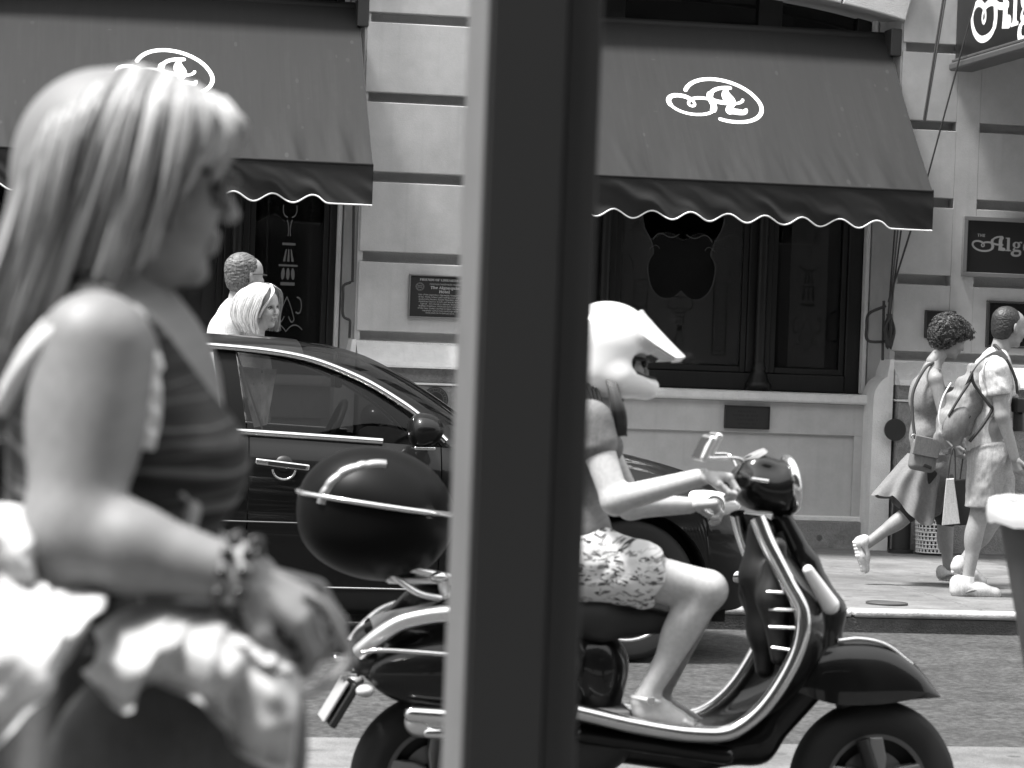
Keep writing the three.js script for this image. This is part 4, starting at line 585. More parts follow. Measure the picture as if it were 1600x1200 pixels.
  for (const [y, a, b] of [[925, 1200, 1232], [952, 1206, 1244], [980, 1206, 1245], [1012, 1208, 1234]]) part(sc, 'shield_rib', rod(y === 925 ? [2.257, 0.881, -8.600] : y === 952 ? [2.267, 0.828, -8.600] : y === 980 ? [2.269, 0.773, -8.600] : [2.280, 0.710, -8.600], y === 925 ? [2.323, 0.884, -8.560] : y === 952 ? [2.346, 0.831, -8.560] : y === 980 ? [2.348, 0.776, -8.560] : [2.334, 0.707, -8.560], 0.005), satin);
  // front fender, fork, headset
  { const top = curve([[2.369, 0.595], [2.411, 0.676], [2.482, 0.716], [2.576, 0.730], [2.680, 0.718], [2.777, 0.659], [2.872, 0.555]]), bot = curve([[2.370, 0.571], [2.500, 0.533], [2.646, 0.535], [2.771, 0.550], [2.872, 0.549]]);
    const xa = [2.369, 0.595][0], xb = [2.872, 0.555][0], wid = curve([[0, 0.06], [0.2, 0.095], [0.6, 0.10], [0.85, 0.07], [1, 0.012]]);
    const fd = part(sc, 'front_fender', grid(60, 28, (u, v) => { const x = lerp(xa, xb, u), a = v * Math.PI, t = top(x), b = bot(x); return [x, b + (t - b) * Math.sin(a) ** 0.75, ZS + wid(u) * Math.sign(Math.cos(a)) * Math.abs(Math.cos(a)) ** 0.8]; }), paint);
    part(fd, 'fender_strip', tube([[2.520, 0.726, -8.700], [2.592, 0.733, -8.700], [2.676, 0.715, -8.700], [2.765, 0.655, -8.710]], 0.006, 30, 6), satin); }
  part(sc, 'fork', [rod([fw[0], 0.257, ZS + 0.08], [fw[0] - 0.06, 0.42, ZS + 0.075], 0.022), rod([fw[0] - 0.05, 0.42, ZS], [2.324, 1.060, -8.750], 0.032)], black);
  part(sc, 'front_apron', (() => { const b = new Blob(); b.chain([[2.337, 1.097, -8.750], [2.411, 0.962, -8.750], [2.499, 0.813, -8.750], [2.493, 0.702, -8.750]], [0.035, 0.045, 0.05, 0.05], 0.03); return blobMesh(b, 0.009); })(), paint);
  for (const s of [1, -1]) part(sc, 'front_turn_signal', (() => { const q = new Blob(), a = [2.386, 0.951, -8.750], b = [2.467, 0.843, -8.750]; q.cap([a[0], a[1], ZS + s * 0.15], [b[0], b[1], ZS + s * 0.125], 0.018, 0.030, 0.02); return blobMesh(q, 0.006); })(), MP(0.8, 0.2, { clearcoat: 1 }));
  { const b = new Blob(); b.ell([2.267, 1.195, -8.750], [0.105, 0.075, 0.095], 0.04, [0, 0, -0.15]).ell([2.260, 1.271, -8.750], [0.055, 0.028, 0.06], 0.03, [0, 0, -0.1]).cap([2.142, 1.228, -8.500], [2.289, 1.203, -9.000], 0.026, 0.026, 0.06).ell([2.333, 1.201, -8.750], [0.05, 0.085, 0.085], 0.03, [0, 0, -0.15]);
    const hs = part(sc, 'headset', blobMesh(b, 0.008), paint);
    part(hs, 'headlight_ring', new THREE.TorusGeometry(0.078, 0.017, 12, 40).rotateY(Math.PI / 2).rotateZ(0.14).translate(...[2.358, 1.208, -8.750]), chrome);
    part(hs, 'headlight_lens', ball([2.353, 1.207, -8.750], 0.035, 0.074, 0.074), MP(0.8, 0.03, { clearcoat: 1, metalness: 0.3 }));
    part(hs, 'dial', new THREE.CylinderGeometry(0.04, 0.045, 0.012, 28).rotateZ(0.5).translate(...[2.239, 1.294, -8.750]), M(0.35, 0.15));
    part(hs, 'switch_trim', rod([2.192, 1.227, -8.620], [2.258, 1.220, -8.640], 0.007), chrome); }
  for (const s of [1, -1]) { const e = s > 0 ? -8.42 : -9.08; part(sc, 'handle_grip', s > 0 ? rod([2.138, 1.225, -8.550], [2.066, 1.233, -8.420], 0.017) : rod([2.256, 1.200, -8.970], [2.258, 1.194, -9.080], 0.017), rubber); part(sc, 'brake_lever', s > 0 ? tube([[2.163, 1.205, -8.580], [2.144, 1.195, -8.520], [2.086, 1.195, -8.430]], 0.006, 20, 6) : tube([[2.256, 1.188, -8.950], [2.260, 1.175, -8.980], [2.257, 1.166, -9.070]], 0.006, 20, 6), chrome); }
  for (const s of [1, -1]) {
    const base = s > 0 ? [2.126, 1.242, -8.520] : [2.254, 1.224, -8.980], head = s > 0 ? [2.002, 1.323, -8.420] : [2.181, 1.316, -9.080];
    part(sc, 'mirror_stalk', tube([base, [base[0] - 0.01, (base[1] + head[1]) / 2 + 0.01, head[2]], [head[0] + 0.01, head[1] - 0.03, head[2]]], 0.006, 24, 6), chrome);
    const g = box(-0.012, 0.012, -0.042, 0.042, -0.06, 0.06, 0.011).rotateZ(-0.42); g.translate(...head); const mr = part(sc, 'rear_mirror', g, satin); const g2 = box(-0.001, 0.001, -0.034, 0.034, -0.052, 0.052).rotateZ(-0.42); g2.translate(head[0] - 0.0135, head[1] + 0.001, head[2]); part(mr, 'mirror_glass', g2, M(0.9, 0.02, { metalness: 1 }));
  }
}
// ---------------------------------------------------------------- people
const skinMap = grayTex(256, (u, v) => 0.95 + 0.06 * (nB(u, v) - 0.5) + 0.05 * (nC(u, v) - 0.5), 3);
const skin = (v) => MP(v, 0.55, { map: skinMap, sheen: 0.15, sheenRoughness: 0.6 });
// head in its own frame: x forward, y up, z right; origin between the ears
function addHead(b, m, o = {}) {
  b.at(m);
  b.ell([-0.012, 0.036, 0], [0.100, 0.088, 0.077], 0.03).ell([0.032, -0.022, 0], [0.066, 0.088, 0.061], 0.04).ell([0.052, 0.045, 0], [0.046, 0.05, 0.058], 0.03);
  b.ell([0.038, -0.078, 0], [0.046, 0.032, 0.046], 0.03).ell([0.080, -0.098, 0], [0.016, 0.015, 0.018], 0.016);
  for (const s of [1, -1]) { b.ell([0.073, -0.028, s * 0.037], [0.027, 0.026, 0.025], 0.025).cap([0.092, 0.024, s * 0.014], [0.078, 0.022, s * 0.046], 0.008, 0.008, 0.015).ell([-0.008, -0.006, s * 0.079], [0.019, 0.031, 0.010], 0.006, [0, s * 0.35, 0.2]).ell([0.000, -0.004, s * 0.088], [0.009, 0.018, 0.006], 0.006, null, true); b.ell([0.097, 0.004, s * 0.031], [0.014, 0.011, 0.016], 0.010, null, true); }
  b.cap([0.098, 0.012, 0], [0.119, -0.027, 0], 0.006, 0.0078, 0.012).ell([0.112, -0.031, 0], [0.0105, 0.0070, 0.0125], 0.008);
  b.cap([0.099, -0.0540, -0.014], [0.099, -0.0540, 0.014], 0.0078, 0.0078, 0.008).cap([0.0965, -0.0675, -0.012], [0.0965, -0.0675, 0.012], 0.0082, 0.0082, 0.007).cap([0.110, -0.0605, -0.02], [0.110, -0.0605, 0.02], 0.0026, 0.0022, 0.004, true);
  b.at(new THREE.Matrix4()); return b;
}
function eyes(parent, m, tone = 0.05) {
  for (const s of [1, -1]) { const c = V(0.082, 0.004, s * 0.031).applyMatrix4(m).toArray(), k = new THREE.Vector3().setFromMatrixColumn(m, 0).length(), e = part(parent, 'eye', ball(c, 0.0125 * k), M(0.6, 0.2)); const c2 = V(0.0905, 0.004, s * 0.0315).applyMatrix4(m).toArray(); part(e, 'iris', ball(c2, 0.006 * k), M(tone, 0.15)); }
}
// hand: palm and five separate fingers; d forward along the hand, n out of the palm, curl in degrees per joint
function addHand(b, wrist, d, n, curl, s = 1, thumbSide = 1, open = 0) {
  const D = v3(d).normalize(), N = v3(n).addScaledVector(D, -v3(n).dot(D)).normalize(), S = D.clone().cross(N).multiplyScalar(thumbSide), W = v3(wrist), at = (x, y, z) => W.clone().addScaledVector(D, x * s).addScaledVector(N, y * s).addScaledVector(S, z * s).toArray();
  for (const z of [-0.026, -0.009, 0.009, 0.026]) b.cap(at(0.01, 0, z * 0.6), at(0.082 - Math.abs(z) * 0.2, 0, z), 0.016 * s, 0.0125 * s, 0.012 * s);
  const L = [[0.026, 0.040, 0.024, 0.019], [0.009, 0.045, 0.028, 0.020], [-0.009, 0.041, 0.026, 0.019], [-0.026, 0.032, 0.020, 0.017]];
  L.forEach(([z, a, bb, c], f) => {
    let p = W.clone().addScaledVector(D, (0.084 - Math.abs(z) * 0.25) * s).addScaledVector(S, z * s), ang = 0, r = [0.0095, 0.0088, 0.008, 0.007]; if (f === 3) r = r.map((q) => q * 0.87);
    [a, bb, c].forEach((l, i) => { ang += (curl[i] + f * 3) * D2R; const dir = D.clone().multiplyScalar(Math.cos(ang)).addScaledVector(N, Math.sin(ang)).addScaledVector(S, z * open * 6), q = p.clone().addScaledVector(dir, l * s); b.cap(p.toArray(), q.toArray(), r[i] * s, r[i + 1] * s, 0.004 * s); p = q; });
  });
  const t0 = at(0.022, 0.004, 0.026), t1 = at(0.052, 0.018, 0.048), t2 = at(0.080, 0.026 + curl[0] * 0.0003, 0.046), t3 = at(0.100, 0.030 + curl[1] * 0.0003, 0.036);
  b.cap(t0, t1, 0.014 * s, 0.0115 * s, 0.012 * s).cap(t1, t2, 0.0112 * s, 0.0095 * s, 0.005 * s).cap(t2, t3, 0.0095 * s, 0.0075 * s, 0.005 * s);
  return b;
}
const handMesh = (...a) => { const b = new Blob(); addHand(b, ...a); return blobMesh(b, 0.0032, 0.008); };
// garment: the body's field grown by t, cut by a test field, with folds
function garment(b, t, cut, fold, h, bounds, k = 0.012) { return netMesh((x, y, z) => { const d = b.f(x, y, z) - t + (fold ? fold(x, y, z) : 0); return smax(d, cut(x, y, z), k); }, bounds || b.bounds(t + 0.02), h, 1.7); }
// hair strands as tapered strips of tube
function strand(pts, r, seg = 14, sides = 4) {
  const c = new THREE.CatmullRomCurve3(pts.map(v3), false, 'centripetal'), fr = c.computeFrenetFrames(seg, false), pos = [], idx = [];
  for (let i = 0; i <= seg; i++) { const p = c.getPointAt(i / seg), rr = r * (0.35 + 0.65 * Math.sin(Math.PI * clamp(0.12 + i / seg * 0.86, 0, 1))); for (let j = 0; j < sides; j++) { const a = j / sides * Math.PI * 2, x = Math.cos(a) * rr, y = Math.sin(a) * rr; pos.push(p.x + fr.normals[i].x * x + fr.binormals[i].x * y, p.y + fr.normals[i].y * x + fr.binormals[i].y * y, p.z + fr.normals[i].z * x + fr.binormals[i].z * y); } }
  for (let i = 0; i < seg; i++) for (let j = 0; j < sides; j++) { const a = i * sides + j, b = i * sides + (j + 1) % sides; idx.push(a, b, a + sides, b, b + sides, a + sides); }
  const g = new THREE.BufferGeometry(); g.setAttribute('position', new THREE.Float32BufferAttribute(pos, 3)); g.setIndex(idx); g.computeVertexNormals(); return g;
}
function tinted(g, v) { const n = g.attributes.position.count, c = new Float32Array(n * 3).fill(v); g.setAttribute('color', new THREE.BufferAttribute(c, 3)); return g; }
const hairMat = (o = {}) => new THREE.MeshStandardMaterial({ vertexColors: true, roughness: 0.42, side: THREE.DoubleSide, ...o });
function strandPart(parent, name, list) { const m = part(parent, name, list, hairMat()); m.userData.kind = 'stuff'; return m; }
const up = (a, x, y, z) => [a[0] + x, a[1] + y, a[2] + z];

// ---- scooter rider
{
  const p = thing('person', 'scooter rider in a white helmet, grey top and patterned shorts', 'person', [1.72, 0.3, ZS]);
  const b = new Blob();
  const J = { pel: [1.671, 0.960, -8.750], wai: [1.647, 1.102, -8.750], che: [1.658, 1.290, -8.750], nek: [1.717, 1.445, -8.750], hed: [1.773, 1.582, -8.750], sn: [1.681, 1.381, -8.585], sf: [1.755, 1.362, -8.915], en: [1.752, 1.154, -8.500], ef: [1.904, 1.114, -9.000], wn: [2.004, 1.236, -8.440], wf: [2.112, 1.117, -9.060], hn: [1.678, 0.951, -8.660], hf: [1.713, 0.938, -8.840], kn: [2.071, 0.883, -8.600], kf: [2.135, 0.850, -8.900], an: [1.896, 0.565, -8.600], af: [1.998, 0.526, -8.900] };
  b.ell(J.pel, [0.13, 0.12, 0.165], 0.06).ell(J.wai, [0.10, 0.13, 0.13], 0.06).ell(J.che, [0.115, 0.14, 0.155], 0.06).cap(up(J.nek, -0.02, -0.06, 0), up(J.hed, -0.02, -0.03, 0), 0.055, 0.052, 0.04);
  for (const [s, e, w] of [['sn', 'en', 'wn'], ['sf', 'ef', 'wf']]) b.cap(up(J.nek, -0.02, -0.04, 0), J[s], 0.055, 0.052, 0.05).cap(J[s], J[e], 0.052, 0.043, 0.03).cap(J[e], J[w], 0.043, 0.027, 0.02);
  for (const [h, k, a] of [['hn', 'kn', 'an'], ['hf', 'kf', 'af']]) { b.cap(J[h], J[k], 0.088, 0.060, 0.05).cap(J[k], J[a], 0.054, 0.034, 0.025).ell([lerp(J[k][0], J[a][0], 0.30) - 0.022, lerp(J[k][1], J[a][1], 0.30), J[k][2]], [0.048, 0.11, 0.048], 0.03, [0, 0, -0.5]); const t = up(J[a], 0.135, -0.088, 0); b.cap(up(J[a], -0.025, -0.03, 0), up(J[a], -0.02, -0.05, 0), 0.03, 0.028, 0.02).cap(up(J[a], 0.0, -0.02, 0), up(J[a], 0.10, -0.075, 0), 0.03, 0.024, 0.02).cap(up(J[a], -0.02, -0.065, 0), t, 0.022, 0.016, 0.02); for (let i = 0; i < 5; i++) b.cap(up(J[a], 0.115, -0.085, -0.026 + i * 0.013), up(J[a], 0.165 - i * 0.007, -0.096, -0.028 + i * 0.014), 0.008, 0.007, 0.006); }
  addHead(b, frame(J.hed, 0, -8, 0, 1.0));
  const body = part(p, 'body', [blobMesh(b, 0.0085), handMesh(J.wn, [0.85, 0.02, 0.25], [0.1, -1, 0], [55, 60, 40], 1.0, -1), handMesh(J.wf, [0.9, 0.1, -0.15], [0.1, -1, 0], [50, 60, 40], 1.0, 1)], skin(0.50));
  // shirt with short sleeves
  const sleeve = (x, y, z) => { let d = 1; for (const [s, e] of [[J.sn, J.en], [J.sf, J.ef]]) { const q = ((x - s[0]) * (e[0] - s[0]) + (y - s[1]) * (e[1] - s[1]) + (z - s[2]) * (e[2] - s[2])) / ((e[0] - s[0]) ** 2 + (e[1] - s[1]) ** 2 + (e[2] - s[2]) ** 2); d = Math.min(d, (q - 0.12) * 0.26); } return d; };
  const top = new Blob(); top.ell(J.wai, [0.10, 0.15, 0.13], 0.06).ell(up(J.pel, -0.01, 0.06, 0), [0.12, 0.10, 0.155], 0.06).ell(J.che, [0.115, 0.14, 0.155], 0.06); for (const [s, e] of [['sn', 'en'], ['sf', 'ef']]) top.cap(up(J.nek, -0.02, -0.06, 0), J[s], 0.055, 0.054, 0.05).cap(J[s], [lerp(J[s][0], J[e][0], 0.25), lerp(J[s][1], J[e][1], 0.25), lerp(J[s][2], J[e][2], 0.25)], 0.054, 0.054, 0.03);
  part(p, 'shirt', netMesh((x, y, z) => top.f(x, y, z) - 0.012 + 0.005 * fbm(x * 9, y * 14, z * 9), top.bounds(0.05), 0.008, 1.6), M(0.22, 0.85, { map: fabricMap }));
  // patterned shorts
  const sh = new Blob(); sh.ell(J.pel, [0.14, 0.13, 0.17], 0.06); for (const [h, k] of [['hn', 'kn'], ['hf', 'kf']]) sh.cap(J[h], [lerp(J[h][0], J[k][0], 0.46), lerp(J[h][1], J[k][1], 0.46) + 0.005, lerp(J[h][2], J[k][2], 0.46)], 0.10, 0.098, 0.05);
  const printTex = canvasTex(512, 512, (x, w) => { x.fillStyle = '#e9e9e9'; x.fillRect(0, 0, w, w); const r = rng(33); for (let i = 0; i < 420; i++) { const g = [40, 90, 140, 200][Math.floor(r() * 4)]; x.fillStyle = x.strokeStyle = `rgb(${g},${g},${g})`; x.lineWidth = 4 + r() * 6; x.beginPath(); const a = r() * w, c = r() * w; x.moveTo(a, c); x.bezierCurveTo(a + r() * 60 - 10, c + r() * 30 - 15, a + r() * 60, c + r() * 50 - 25, a + r() * 70 - 20, c + r() * 40 - 20); r() < 0.5 ? x.stroke() : x.fill(); } }); printTex.wrapS = printTex.wrapT = THREE.RepeatWrapping; printTex.repeat.set(3.2, 3.2);
  const kd = (x, y) => { const dx = J.kn[0] - J.hn[0], dy = J.kn[1] - J.hn[1], l = Math.hypot(dx, dy); return ((x - J.hn[0]) * dx + (y - J.hn[1]) * dy) / l - 0.245 + 0.012 * Math.sin(y * 60); };
  part(p, 'shorts', netMesh((x, y, z) => smax(sh.f(x, y, z) - 0.010 + 0.010 * fbm(x * 12, y * 16, z * 10), kd(x, y), 0.012), sh.bounds(0.05), 0.008, 1.7), M(0.85, 0.8, { map: printTex }));
  // helmet with raised visor
  { const m = frame(J.hed, 0, -4, 0, 1.0), h = new Blob().at(m); // x forward, y up
    h.ell([-0.015, 0.035, 0], [0.152, 0.140, 0.124], 0.03).ell([-0.02, -0.055, 0], [0.125, 0.085, 0.115], 0.05).cap([0.02, -0.065, 0.085], [0.112, -0.078, 0.045], 0.034, 0.030, 0.05).cap([0.02, -0.065, -0.085], [0.112, -0.078, -0.045], 0.034, 0.030, 0.05).cap([0.112, -0.078, -0.045], [0.112, -0.078, 0.045], 0.030, 0.030, 0.03);
    h.ell([-0.0, -0.19, 0], [0.125, 0.085, 0.09], 0.02, null, true).ell([0.01, -0.02, 0], [0.125, 0.125, 0.092], 0.01, null, true);
    h.cap([0.075, -0.006, -0.2], [0.075, -0.006, 0.2], 0.030, 0.030, 0.012, true).cap([0.13, -0.012, -0.2], [0.13, -0.012, 0.2], 0.036, 0.036, 0.02, true).cap([0.2, -0.016, -0.2], [0.2, -0.016, 0.2], 0.038, 0.038, 0.03, true); h.at(new THREE.Matrix4());
    const white = MP(0.82, 0.3, { clearcoat: 0.6, clearcoatRoughness: 0.15 });
    const hm = part(p, 'helmet', blobMesh(h, 0.0055), white);
    // raised visor: a curved shell from the brow out to a blunt tip
    const vz = (u, v) => { const a = (v * 2 - 1) * 1.25, k = Math.cos(a), q = V(lerp(0.03, 0.155 + 0.075 * k, u) + 0.05 * (1 - u) * k, lerp(0.160, 0.030, u ** 0.92) - lerp(0.10, 0.012, u) * (1 - k), Math.sin(a) * lerp(0.135, 0.118, u)).applyMatrix4(m); return [q.x, q.y, q.z]; };
    part(hm, 'visor_peak', [grid(18, 30, vz), grid(18, 30, (u, v) => { const q = vz(u, v); return [q[0] - 0.004, q[1] - 0.006, q[2] + (ZS - q[2]) * 0.03]; }), grid(2, 30, (u, v) => { const q = vz(1, v); return [q[0] - 0.004 * u - 0.012 * u, q[1] - 0.016 * u, q[2] + (ZS - q[2]) * 0.03 * u]; })], white);
    part(hm, 'lining', (() => { const l = new Blob().at(m); l.ell([-0.015, 0.0, 0], [0.105, 0.115, 0.098], 0.02); return blobMesh(l, 0.009); })(), M(0.015, 0.9));
    const L2 = (x, y, z) => V(x, y, z).applyMatrix4(m).toArray(); part(hm, 'edge_trim', tube([L2(0.06, -0.036, 0.108), L2(0.10, -0.046, 0.082), L2(0.135, -0.05, 0.04), L2(0.14, -0.05, 0), L2(0.135, -0.05, -0.04)], 0.005, 30, 6), M(0.03, 0.7)); part(hm, 'vent', ball(L2(0.075, -0.078, 0.085), 0.022, 0.009, 0.008), M(0.2, 0.5));
    const gl = part(p, 'sunglasses', tube([L2(0.02, 0.004, 0.086), L2(0.075, 0.006, 0.072), L2(0.11, 0.004, 0.03), L2(0.112, 0.004, -0.03)], 0.006, 20, 6), M(0.01, 0.3)); part(gl, 'lens', ball(L2(0.096, -0.004, 0.034), 0.012, 0.017, 0.028), M(0.01, 0.15));
    part(p, 'chin_strap', tube([V(0.02, -0.09, 0.085), V(0.035, -0.13, 0.05), V(0.03, -0.135, 0), V(0.035, -0.13, -0.05)].map((q) => q.applyMatrix4(m).toArray()), 0.008, 20, 6), M(0.02, 0.8)); }
  // dark hair below the helmet
  const r = rng(12), hs = []; for (let i = 0; i < 120; i++) { const a = [1.701, 1.501, -8.680], z = -8.66 - r() * 0.14, x = a[0] + r() * 0.05 - 0.05; hs.push(tinted(strand([[x, a[1] + 0.03, z], [x + 0.01 + r() * 0.02, a[1] - 0.05, z + 0.02], [x + 0.03 + r() * 0.06, a[1] - 0.13 - r() * 0.05, z + 0.03]], 0.004, 8), 0.03 + r() * 0.03)); }
  for (let i = 0; i < 110; i++) { const a = [1.763, 1.504, -8.620], q = r(), w = r(); hs.push(tinted(strand([[a[0] - 0.03 * w, a[1] + 0.03, -8.645], [a[0] + 0.01 - 0.03 * w, a[1] - 0.03, -8.60 - 0.02 * q], [a[0] + 0.03 - 0.04 * w, a[1] - 0.09, -8.58 - 0.03 * q], [a[0] + 0.035 - 0.03 * w + 0.01 * q, a[1] - 0.13 - 0.03 * q, -8.60 - 0.03 * q]], 0.004, 9), 0.02 + r() * 0.03)); }
  strandPart(p, 'hair', hs);
  // sandals
  for (const k of ['an', 'af']) { const a = J[k]; const s = part(p, 'sandal', (() => { const q = new Blob(); q.cap(up(a, -0.035, -0.10, 0), up(a, 0.06, -0.112, 0), 0.016, 0.018, 0.01).cap(up(a, 0.05, -0.112, -0.015), up(a, 0.16, -0.118, -0.015), 0.014, 0.012, 0.02).cap(up(a, 0.05, -0.112, 0.015), up(a, 0.155, -0.118, 0.015), 0.014, 0.012, 0.02); return blobMesh(q, 0.005); })(), M(0.45, 0.5)); part(s, 'ankle_strap', tube([up(a, -0.05, -0.015, 0), up(a, 0, -0.02, 0.042), up(a, 0.045, -0.03, 0), up(a, 0, -0.02, -0.042)], 0.007, 30, 6, true), M(0.55, 0.4)); part(s, 'buckle', box(a[0] - 0.012, a[0] + 0.012, a[1] - 0.032, a[1] - 0.008, a[2] + 0.042, a[2] + 0.05, 0.003), M(0.7, 0.2, { metalness: 1 })); }
}
// ---- blonde woman in the foreground, cut by the left edge
{
  const p = thing('person', 'blonde woman with sunglasses and bare arm walking in the left foreground', 'person', [-0.02, 0.13, -3.45]);
  const b = new Blob();
  const J = { hed: [0.112, 1.769, -3.450], nek: [0.094, 1.628, -3.470], che: [0.105, 1.498, -3.470], wai: [0.104, 1.330, -3.470], pel: [0.097, 1.184, -3.470], sn: [0.072, 1.570, -3.290], en: [0.049, 1.358, -3.240], wn: [0.235, 1.325, -3.190], sf: [0.113, 1.558, -3.650], ef: [0.130, 1.338, -3.700], wf: [0.287, 1.289, -3.600] };
  b.ell(J.che, [0.125, 0.16, 0.155], 0.06).ell(J.wai, [0.115, 0.15, 0.14], 0.06).ell(J.pel, [0.145, 0.14, 0.175], 0.06).ell(up(J.che, 0.075, -0.055, 0.07), [0.065, 0.065, 0.06], 0.04).ell(up(J.che, 0.075, -0.055, -0.07), [0.065, 0.065, 0.06], 0.04);
  b.cap(up(J.nek, 0, -0.03, 0), up(J.hed, -0.02, -0.06, 0), 0.056, 0.052, 0.04);
  for (const [s, e, w] of [['sn', 'en', 'wn'], ['sf', 'ef', 'wf']]) b.cap(up(J.nek, -0.01, -0.035, 0), J[s], 0.045, 0.05, 0.06).cap(J[s], J[e], 0.064, 0.050, 0.03).ell([lerp(J[s][0], J[e][0], 0.38), lerp(J[s][1], J[e][1], 0.38), J[s][2] + 0.004], [0.063, 0.10, 0.058], 0.03).cap(J[e], [lerp(J[e][0], J[w][0], 0.35), lerp(J[e][1], J[w][1], 0.35) + 0.004, lerp(J[e][2], J[w][2], 0.35)], 0.050, 0.048, 0.03).cap([lerp(J[e][0], J[w][0], 0.35), lerp(J[e][1], J[w][1], 0.35) + 0.004, lerp(J[e][2], J[w][2], 0.35)], J[w], 0.048, 0.031, 0.02);
  for (const s of [1, -1]) { const h = up(J.pel, 0, -0.05, s * 0.09), k = [h[0] + s * 0.08, 0.60, h[2]], a = [k[0] - (s > 0 ? 0.06 : 0.14), 0.22, h[2]]; b.chain([h, k, a], [0.095, 0.062, 0.04], 0.04).cap(a, [a[0] + 0.15, 0.16, a[2]], 0.035, 0.025, 0.02); }
  const hm = frame(J.hed, -4, -3, 0, 1.03); const hd = new Blob(); addHead(hd, hm); hd.cap(up(J.hed, -0.02, -0.06, 0), up(J.nek, 0.0, 0.02, 0), 0.052, 0.055, 0.04);
  part(p, 'body', [blobMesh(b, 0.009), blobMesh(hd, 0.0045), handMesh(J.wn, [0.80, -0.42, 0.05], [-0.25, -0.75, -0.5], [38, 45, 30], 1.03, -1), handMesh(J.wf, [0.9, -0.15, 0.1], [-0.1, -1, 0.2], [40, 45, 30], 1.0, 1)], skin(0.20));
  // sleeveless top with dark print and pale edging
  const topTex = canvasTex(512, 512, (x, w) => { x.fillStyle = '#2a2a2a'; x.fillRect(0, 0, w, w); const r = rng(44); for (let i = 0; i < 46; i++) { const g = [84, 20, 110, 16, 48][i % 5]; x.fillStyle = `rgb(${g},${g},${g})`; x.beginPath(); const y = i / 46 * w; x.moveTo(0, y); for (let k = 0; k <= 16; k++) x.lineTo(k / 16 * w, y + 10 * Math.sin(k * 0.785 + i) + r() * 4); for (let k = 16; k >= 0; k--) x.lineTo(k / 16 * w, y + 6 + 8 * Math.sin(k * 0.785 + i * 1.3) + r() * 3); x.fill(); } }); topTex.wrapS = topTex.wrapT = THREE.RepeatWrapping; topTex.repeat.set(2.2, 2.2);
  const T = new Blob(); T.ell(J.che, [0.125, 0.165, 0.150], 0.06).ell(J.wai, [0.118, 0.15, 0.14], 0.06).ell(J.pel, [0.15, 0.15, 0.178], 0.06).ell(up(J.che, 0.078, -0.055, 0.07), [0.068, 0.068, 0.062], 0.04).ell(up(J.che, 0.078, -0.055, -0.07), [0.068, 0.068, 0.062], 0.04).cap(up(J.che, -0.03, 0.13, 0.09), up(J.che, 0.02, 0.10, 0.09), 0.03, 0.03, 0.04);
  const arm = new Blob(); arm.cap(J.sn, J.en, 0.073, 0.06); arm.cap(J.sf, J.ef, 0.073, 0.06);
  part(p, 'top', netMesh((x, y, z) => smax(smax(T.f(x, y, z) - 0.010 + 0.006 * fbm(x * 10, y * 9, z * 10), -arm.f(x, y, z), 0.01), y - (J.nek[1] - 0.045 + 0.5 * Math.abs(z - J.che[2]) - 0.9 * (x - J.nek[0])), 0.01), T.bounds(0.05), 0.008, 1.7), M(0.8, 0.8, { map: topTex }));
  const sp = (pts, r, v, nm) => part(p, nm, tube(pts, r, 50, 10), M(v, 0.8, { map: fabricMap }));
  sp([[-0.023, 1.519, -3.360], [0.001, 1.567, -3.300], [0.035, 1.604, -3.290], [0.075, 1.618, -3.310], [0.120, 1.605, -3.340], [0.144, 1.561, -3.360], [0.159, 1.495, -3.360]], 0.013, 0.62, 'shoulder_strap');
  sp([[-0.033, 1.497, -3.340], [-0.005, 1.549, -3.280], [0.030, 1.589, -3.260], [0.071, 1.607, -3.270], [0.107, 1.597, -3.290], [0.132, 1.554, -3.300], [0.139, 1.503, -3.310], [0.134, 1.459, -3.320]], 0.011, 0.72, 'shoulder_strap');
  const rf = []; for (let i = 0; i < 12; i++) rf.push(i); for (const i of rf) { const t = i / 11, c = [lerp(0.0, 1, t)]; const a = [0.135, 1.562, -3.290], e = [0.129, 1.466, -3.310]; part(p, 'frill', ball([lerp(a[0], e[0], t) + 0.004 * Math.sin(i * 2), lerp(a[1], e[1], t), lerp(a[2], e[2], t)], 0.012, 0.009, 0.01, 10, 8), M(0.7, 0.8)); }
  // pale open cardigan edge down the front
  part(p, 'cardigan_front', grid(10, 40, (u, v) => { const a = [0.161, 1.562, -3.360], m = [0.203, 1.429, -3.360], e = [0.206, 1.340, -3.360], q = (i) => (1 - v) * (1 - v) * a[i] + 2 * v * (1 - v) * (m[i] + 0.02 * (i === 0)) + v * v * e[i]; return [q(0) - 0.045 * u + 0.006 * Math.sin(v * 19), q(1) + 0.01 * Math.sin(v * 25 + u * 3), q(2) + 0.05 * Math.sin(u * 2.6) - 0.02 + 0.004 * Math.sin(v * 33)]; }), M(0.42, 0.85, { map: fabricMap }));
  // skirt
  const sk = new Blob(); sk.cap(up(J.pel, 0, 0.0, 0), [J.pel[0], 0.55, J.pel[2]], 0.19, 0.24, 0.05);
  part(p, 'skirt', netMesh((x, y, z) => smax(sk.f(x, y, z) + 0.012 * Math.sin(Math.atan2(z - J.pel[2], x - J.pel[0]) * 14 + y * 3), 0.45 - y, 0.01), sk.bounds(0.05), 0.014, 1.6), M(0.10, 0.85, { map: fabricMap }));
